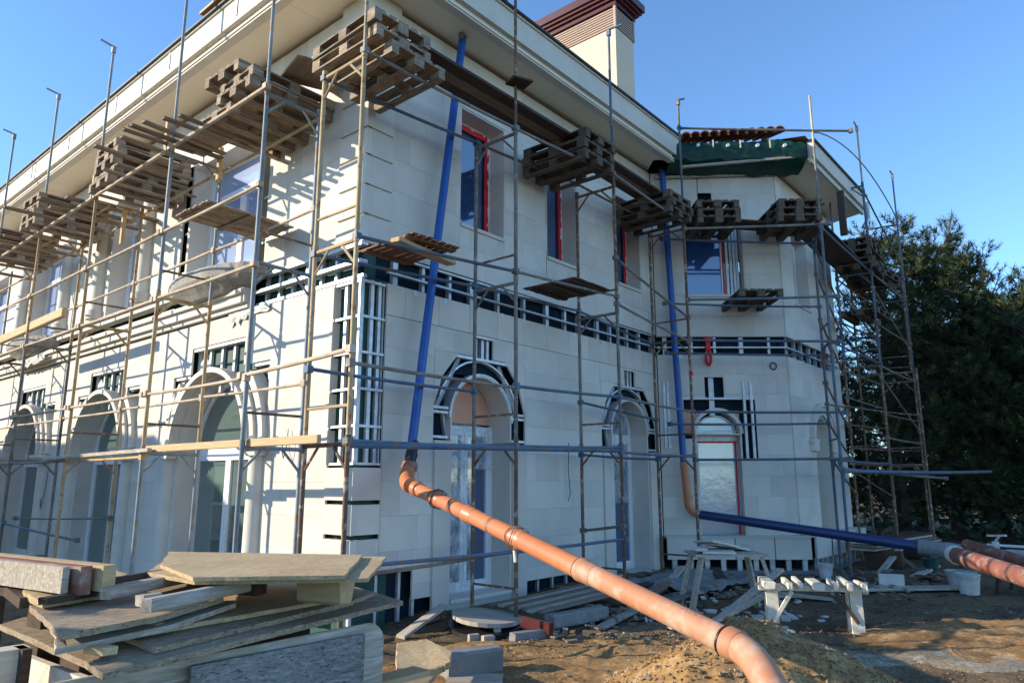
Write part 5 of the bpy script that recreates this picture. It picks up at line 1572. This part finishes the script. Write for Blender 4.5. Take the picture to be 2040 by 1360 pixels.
# long pale board before the bay, blocks
bar('ground_board', on(11.9, 3.6, .05), on(13.6, 2.1, .05), .35, .03, 'timber_grey', 'long pale board on the ground before the buckets', 'board')
for k, (p, w, h, lb) in enumerate(((on(12.9, 3.05, 0), .36, .22, 'upright cream stone block behind the long pale board'), (on(12.1, 3.35, 0), .30, .18, 'grey stone block at the left end of the long pale board'))):
    m = MB(); m.box(p.x - .05, p.x + .05, p.y - w / 2, p.y + w / 2, p.z - .02, p.z + h); o = m.build('stone_block', 'stonewhite', org=p); o.rotation_euler = (0, .06, .35)
    tag(o, lb, 'block')


def bucket(x, y, z, h, r, label, m='bucket', tilt=0, handle=True):
    t = thing('bucket', (x, y, z), label, 'bucket', 'buckets on the building site'); t.rotation_euler = (tilt, 0, 0)
    b = MB(); n = 20
    pr = [(r * .80, 0), (r * .98, h * .93), (r * 1.06, h * .93), (r * 1.06, h), (r * .97, h), (r * .80, .02)]
    for rr, zz in pr:
        for k in range(n): b.v.append(V((x + rr * math.cos(2 * math.pi * k / n), y + rr * math.sin(2 * math.pi * k / n), z + zz)))
    for i in range(len(pr) - 1):
        for k in range(n):
            k2 = (k + 1) % n; b.f.append((i * n + k, i * n + k2, (i + 1) * n + k2, (i + 1) * n + k))
    b.f.append(tuple(range(n))[::-1]); b.f.append(tuple((len(pr) - 1) * n + k for k in range(n)))
    b.build('pail', m, t, smooth=True)
    b = MB()
    for zz in (.78, .84): b.path([V((x + r * 1.0 * math.cos(a), y + r * 1.0 * math.sin(a), z + h * zz)) for a in [q * .3142 for q in range(21)]], .006, 5, False)
    b.build('rim_rib', m, t, smooth=True)
    if handle:
        b = MB(); b.path([V((x + r * 1.04 * math.cos(a) * -.77 - .02 * math.sin(a), y + r * 1.04 * math.cos(a) * .64, z + h * .88 - math.sin(a) * h * .45)) for a in [q * math.pi / 12 for q in range(13)]], .005, 5); b.build('handle', 'zinc', t, smooth=True)
    return t


bucket(13.05, 2.02, gz(13, 2), .30, .16, 'grey-white bucket with wire handle, nearest one in front of the fat pipe')
bucket(13.75, 2.22, gz(13.7, 2.2), .26, .22, 'wide bluish tub just behind the nearest bucket', handle=False)
bucket(13.25, 4.15, gz(13.25, 4.15), .26, .12, 'small pale bucket at the foot of the bay corner', handle=False)
bucket(15.4, 2.95, gz(15.4, 2.9), .28, .14, 'greenish bucket under the tower scaffold', 'membrane', handle=False)
bucket(17.0, 2.55, gz(17, 2.5), .22, .2, 'flat dark tub under the tower scaffold', 'concrete_grey', handle=False)
bucket(12.9, .75, .62, .22, .17, 'white bucket on the trestle table at the right picture edge')
rt = thing('trestle_table', (13.2, .9, 0), 'long dark trestle table with white cloth edge at the right picture edge', 'table')
mb = MB(); mb.hexa((13.6, 1.75, .60), (-.75, -2.2, 0), (.55, -.18, 0), (0, 0, .03)); mb.build('table_top', 'timber_grey', rt)
for q in ((13.65, 1.65), (14.0, 1.5), (13.1, .1), (13.5, 0.0)):
    mb = MB(); mb.beam((q[0], q[1], .6), (q[0] + .05, q[1] + .1, gz(*q)), .05, .05); mb.build('leg', 'timber_dark', rt)
mb = MB(); mb.tube((13.62, 1.8, .72), (12.85, -.5, .74), .02, 8); mb.build('edge_tube', 'pvc', rt)
jug = thing('spray_tap', (13.5, 1.7, .63), 'white plastic fitting standing at the left end of the trestle table', 'fitting')
mb = MB(); mb.tube((13.55, 1.68, .63), (13.55, 1.68, .78), .05, 10); mb.build('body', 'bucket', jug, smooth=True)
mb = MB(); mb.tube((13.55, 1.68, .78), (13.5, 1.6, .88), .018, 8); mb.beam((13.6, 1.78, .86), (13.46, 1.52, .88), .03, .03); mb.build('spout', 'bucket', jug, smooth=True)
# blue-grey boards stacked under the tower
for k in range(4):
    bar('stacked_board', (15.0 + .1 * k, 4.0, .42 + .05 * k), (18.6, 3.55 + .05 * k, .42 + .05 * k), .5, .035, ('timber_grey', 'plank', 'timber_grey', 'timber_dark')[k], '%s of the long boards stacked under the tower beside the bay' % ('lowest', 'second', 'third', 'topmost')[k], 'board', 'boards stacked under the tower')
for k, x in enumerate((15.4, 17.9)):
    bar('stack_block', (x, 4.05, gz(x, 4) + .2), (x, 3.4, gz(x, 3.4) + .2), .2, .36, 'timber_dark', '%s block carrying the board stack under the tower' % ('left', 'right')[k], 'block')
bar('brace_plank', on(14.3, 3.6, .05), V((16.2, 3.5, .52)), .12, .04, 'timber_grey', 'grey plank propped diagonally under the tower', 'plank')
# cables and hoses
for k, (pts, lb) in enumerate((([(7.2, 3.6), (7.6, 3.9), (8.0, 4.4), (8.2, 4.7), (7.9, 5.0), (7.4, 4.9), (7.0, 4.5), (6.7, 4.2)], 'black hose looped on the shaded ground by the kerb block'),
                               ([(5.4, 4.5), (6.2, 4.3), (7.0, 3.9), (7.6, 3.4)], 'thin black cable crossing the sunlit soil before the heap'),
                               ([(5.2, 4.1), (5.9, 3.95), (6.5, 3.65), (7.2, 3.3)], 'second thin cable on the sunlit soil, closer to the heap'))):
    cp = []
    for i in range(len(pts) - 1):
        for j in range(6):
            t = j / 6; x = pts[i][0] * (1 - t) + pts[i + 1][0] * t; y = pts[i][1] * (1 - t) + pts[i + 1][1] * t
            cp.append(on(x + .03 * math.sin(i + t * 3), y, .012))
    mb = MB(); mb.path(cp, .012 if k == 0 else .009, 6)
    tag(mb.build('cable', 'fabric', smooth=True), lb, 'cable')
# wires hanging on the walls
for k, (pts, lb) in enumerate((([WL.P(10.25, 2.0, .03), WL.P(10.2, 1.5, .05), WL.P(10.1, 1.15, .05), WL.P(9.98, 1.5, .04), WL.P(9.95, 2.0, .03)], 'thin cable loop hanging on the shaded lower left wall'),
                               ([WL.P(1.35, 2.35, .03), WL.P(1.28, 2.15, .08), WL.P(1.33, 1.98, .09), WL.P(1.42, 2.1, .07), WL.P(1.38, 2.3, .03)], 'small wire curl on the sunlit wall beside the first bay'),
                               ([WR.P(4.2, 2.3, .05), WR.P(4.16, 1.9, .06), WR.P(4.22, 1.5, .05), WR.P(4.13, 1.35, .06)], 'thin wire dangling on the shaded wall between the arched doors'),
                               ([WL.P(2.05, 7.1, .05), WL.P(2.1, 6.6, .07), WL.P(2.0, 6.35, .06), WL.P(1.95, 6.9, .04)], 'thin wire hanging on the sunlit upper wall near the corner'))):
    q = []
    for i in range(len(pts) - 1):
        for j in range(5): q.append(pts[i].lerp(pts[i + 1], j / 5))
    mb = MB(); mb.path(q, .006, 5); tag(mb.build('wire', 'fabric', smooth=True), lb, 'wire')
# red strap hanging on the bay band
mb = MB(); p = WF.P(1.02, 4.45, .06)
mb.beam(p, p - V((0, 0, .22)), .09, .03, nF); mb.path([p - V((0, 0, .2)) + dF * .05 * math.sin(t) - V((0, 0, .16 - .16 * math.cos(t))) for t in [k * .5236 for k in range(13)]], .028, 8)
mb.box(p.x - .1, p.x + .1, p.y - .04, p.y + .04, p.z - .02, p.z + .04)
tag(mb.build('red_strap', 'red', smooth=False), 'red strap hanging from the band of the bay', 'strap')
mb = MB(); p = V((11.76, 5.73, 3.55)); mb.tube(p, p + V((0, 0, .06)), .032, 10); tag(mb.build('red_tag', 'red'), 'small red tape wound round the scaffold post by the blue pipe', 'tape')

mb = MB()
for k in range(90):
    x, y = rgd.gauss(9.6, 1.1), rgd.gauss(4.1, .6)
    z = gz(x, y); a_ = rgd.uniform(0, 3.1); l_ = rgd.uniform(.03, .16)
    d_ = V((math.cos(a_), math.sin(a_), rgd.uniform(-.1, .35))).normalized()
    mb.beam(V((x, y, z + .01)), V((x, y, z + .015)) + d_ * l_, rgd.uniform(.02, .12), .018)
tag(mb.build('stone_offcuts', 'stonewhite'), 'white stone offcuts strewn about the sawhorse table', 'offcuts', kind='stuff')

# ------------------------------------------------------------------ pines
def tree_parts(seed, h, spread, n_limb, z0, mneedle='needle', top=True, dens=1.0, tuft=.21):
    r = random.Random(seed)
    tr = MB(); seg = 9
    pts = [V((0.25 * math.sin(k * .8 + seed) * k / seg, .2 * math.cos(k * .7 + seed) * k / seg, h * .97 * k / seg)) for k in range(seg + 1)]
    tr.path(pts, [.20 * (h / 9) * (1 - .92 * k / seg) + .012 for k in range(seg + 1)], 8)
    nd = MB()

    def burst(c, d, L, n):
        d = d.normalized(); x = d.orthogonal().normalized(); y = d.cross(x)
        for k in range(n):
            t = r.uniform(0, 6.283); s = r.uniform(.25, 1.15)
            q = (d * r.uniform(.35, 1.0) + (x * math.cos(t) + y * math.sin(t)) * s).normalized()
            b = c + d * r.uniform(-.12, .16)
            w = q.cross(V((r.uniform(-1, 1), r.uniform(-1, 1), r.uniform(-1, 1)))).normalized() * L * .055
            i = len(nd.v); nd.v += [b - w, b + w, b + q * L * r.uniform(.7, 1.15)]; nd.f.append((i, i + 1, i + 2))
    for k in range(n_limb):
        f = k / n_limb
        z = z0 + (h - z0) * (f ** .9) * .98
        a = k * 2.4 + r.uniform(-.5, .5)
        L = spread * (1 - .75 * ((z - z0) / (h - z0)) ** 1.2) * r.uniform(.55, 1.15) + .25
        i = min(int(z / (h * .97) * seg), seg - 1)
        t = z / (h * .97) * seg - i
        base = pts[i].lerp(pts[i + 1], max(0, min(1, t)))
        rise = r.uniform(.05, .55) + .5 * f
        lim = [base]
        m = 6
        for j in range(1, m + 1):
            s = j / m
            lim.append(base + V((math.cos(a + .25 * math.sin(s * 3 + k)), math.sin(a + .25 * math.sin(s * 3 + k)), rise * (s - .25) * s * 1.3)) * L * s + V((r.uniform(-.05, .05), r.uniform(-.05, .05), r.uniform(-.05, .05))))
        tr.path(lim, [max(.010, .055 * (h / 9) * (1 - j / (m + .6))) for j in range(m + 1)], 5)
        for j in range(2, m + 1):
            for q in range(int((4 if j < m else 7) * dens)):
                sub = lim[j] + V((r.gauss(0, .30), r.gauss(0, .30), r.gauss(.04, .20))) * (.55 + .12 * L)
                d = (sub - lim[j - 1]); d.z += .18
                if d.length < .05: d = V((0, 0, 1))
                burst(sub, d, tuft * r.uniform(.7, 1.25), 30)
                if q % 2 == 0: tr.path([lim[j - 1].lerp(lim[j], .5), sub], [.012, .006], 4, False)
    if top:
        for q in range(16):
            z = h * r.uniform(.84, 1.0)
            burst(V((pts[-1].x + r.gauss(0, .14), pts[-1].y + r.gauss(0, .14), z)), V((r.uniform(-.3, .3), r.uniform(-.3, .3), 1)), tuft * 1.1, 24)
    return tr, nd


GT = 'pine trees beyond the house'


def pine(name, x, y, seed, h, spread, n, z0, label, **k):
    tr, nd = tree_parts(seed, h, spread, n, z0, **k)
    t = thing(name, (x, y, gz(x, y) - .05), label, 'tree', GT)
    off = V((x, y, gz(x, y) - .05))
    for m in (tr, nd):
        m.v = [v + off for v in m.v]
    tr.build('trunk', 'bark', t, smooth=True)
    c = nd.build('crown', 'needle', t)
    return t, list(t.children)


def again(src, x, y, rz, s, label):
    t, ks = src
    r_ = dup(t, ks, (x, y, gz(x, y) - .05), rz, label, GT); r_.scale = (s, s, s * random.uniform(.95, 1.05))
    return r_


pA = pine('pine_tree', 23.6, 5.1, 3, 9.2, 2.0, 58, .8, 'slender pine with bright upright shoots, directly behind the scaffold tower')
pB = pine('pine_tree', 25.2, 4.0, 8, 9.3, 1.7, 58, 1.2, 'tallest pine with two leaders showing against the sky')
pC = pine('pine_tree', 25.5, 1.9, 14, 7.1, 2.8, 84, .4, 'broad dense dark pine at the middle of the right edge')
again(pA, 24.8, 3.05, 2.1, .88, 'pine with open top right of the two-leader pine')
again(pC, 24.3, .3, 1.2, .98, 'dense pine with a sunlit shoulder at the right picture edge')
again(pC, 27.5, 5.4, 3.6, 1.0, 'dark pine behind the scaffold tower, low crown')
again(pB, 28.5, 3.2, 4.4, .8, 'pine in the second row behind the two-leader pine')
again(pC, 28.8, .8, 5.2, .98, 'dense pine in the second row near the right edge')
again(pC, 24.5, -1.9, 2.9, .95, 'dense pine just outside the right picture edge')
again(pC, 22.6, 6.9, .6, .8, 'low dark pine half hidden by the bay')
again(pC, 31.5, 4.8, 2.2, 1.0, 'far dark pine filling the gap behind the tower')
again(pB, 27.2, 2.3, 1.1, .78, 'pine with a thin bent top in the second row')
again(pC, 31.0, 2.0, 4.0, 1.02, 'far dark pine in the third row, middle')
# undergrowth in front of the pines
rb = random.Random(4)
mb = MB()
for k in range(2600):
    x, y = rb.uniform(20.8, 30), rb.uniform(-3.5, 6.5)
    z = rb.random() ** 1.3 * 2.3 * (1 if x > 22.3 else .45)
    p = V((x, y, z)); L = rb.uniform(.10, .24)
    d = V((rb.uniform(-1, 1), rb.uniform(-1, 1), rb.uniform(-.3, .8))).normalized(); w = d.orthogonal().normalized() * L * .4
    i = len(mb.v); mb.v += [p, p + d * L * .5 + w, p + d * L, p + d * L * .5 - w]; mb.f.append((i, i + 1, i + 2, i + 3))
tag(mb.build('undergrowth', 'leaf'), 'dark undergrowth below the pines', 'undergrowth', kind='stuff')
# small pale shed seen through the trunks
sh = thing('garden_shed', (36, 1.6, 0), 'pale shed with a white roof glimpsed between the pine trunks', 'shed')
mb = MB(); mb.box(35, 38, .3, 3.0, 0, 1.9); mb.build('wall', 'plaster', sh)
mb = MB(); mb.prism([(34.8, .1, 1.9), (34.8, 3.2, 1.9), (34.8, 1.6, 2.6)], (3.4, 0, 0)); mb.build('roof', 'pvc', sh)
mb = MB(); mb.box(34.97, 35.0, 1.2, 2.0, .0, 1.7); mb.build('door', 'timber', sh)

# ------------------------------------------------------------------ unseen house added left of the frame to shade the lower left wall
nh = thing('unseen_shading_house', (-4, 22, 0), 'low plastered house added out of view to shade the lower left wall', 'house')
mb = MB(); mb.box(-6.0, .3, 16.6, 30, 0, 3.6); mb.build('wall', 'plaster', nh)
mb = MB()
rv = [V((-6.4, 16.2, 3.5)), V((.7, 16.2, 3.5)), V((.7, 30.4, 3.5)), V((-6.4, 30.4, 3.5)), V((-2.6, 18.4, 5.6)), V((-1.2, 18.4, 5.6)), V((-1.2, 28.4, 5.6)), V((-2.6, 28.4, 5.6))]
mb.v += rv; mb.f += [(0, 1, 5, 4), (1, 2, 6, 5), (2, 3, 7, 6), (3, 0, 4, 7), (4, 5, 6, 7), (3, 2, 1, 0)]; mb.build('roof', 'roof', nh)
for y in (19.5, 23, 26.5):
    mb = MB(); mb.box(.3, .34, y, y + 1.2, 1.0, 2.3); w_ = mb.build('window', 'pvc', nh)
    mb = MB(); mb.box(.341, .35, y + .1, y + 1.1, 1.1, 2.2); mb.build('pane', 'glass', w_)
# broad-leaved trees added unseen left of the camera to shade the board pile front
def leafy(x, y, h, seed, rx, label, zc, n):
    r = random.Random(seed)
    t = thing('unseen_shading_tree', (x, y, 0), label, 'tree')
    tr = MB(); tr.path([V((x, y, -.1)), V((x + .1, y, h * .35)), V((x - .05, y + .1, h * .75))], [.16, .12, .04], 8)
    lf = MB()
    for k in range(26):
        a = r.uniform(0, 6.28); zz = r.uniform(h * .35, h * .8)
        e = V((x + math.cos(a) * rx * r.uniform(.4, .95), y + math.sin(a) * rx * r.uniform(.4, .95), zz + r.uniform(.2, 1.0)))
        tr.path([V((x, y, zz)), V((x, y, zz)).lerp(e, .5) + V((0, 0, .15)), e], [.04, .025, .01], 5)
        for q in range(n):
            c = e + V((r.gauss(0, .38), r.gauss(0, .38), r.gauss(0, .32))); L = r.uniform(.10, .2)
            d = V((r.uniform(-1, 1), r.uniform(-1, 1), r.uniform(-1, .6))).normalized(); w = d.orthogonal().normalized() * L * .45
            i = len(lf.v); lf.v += [c, c + d * L * .5 + w, c + d * L, c + d * L * .5 - w]; lf.f.append((i, i + 1, i + 2, i + 3))
    tr.build('trunk', 'bark', t, smooth=True); lf.build('crown', 'leaf', t)
    return t


leafy(-4.9, 7.1, 5.2, 3, 1.0, 'leafy tree added out of view to shade the board pile', 3.5, 130)
leafy(-3.7, 5.65, 4.4, 6, .9, 'smaller leafy tree added out of view to shade the board pile', 3.0, 120)
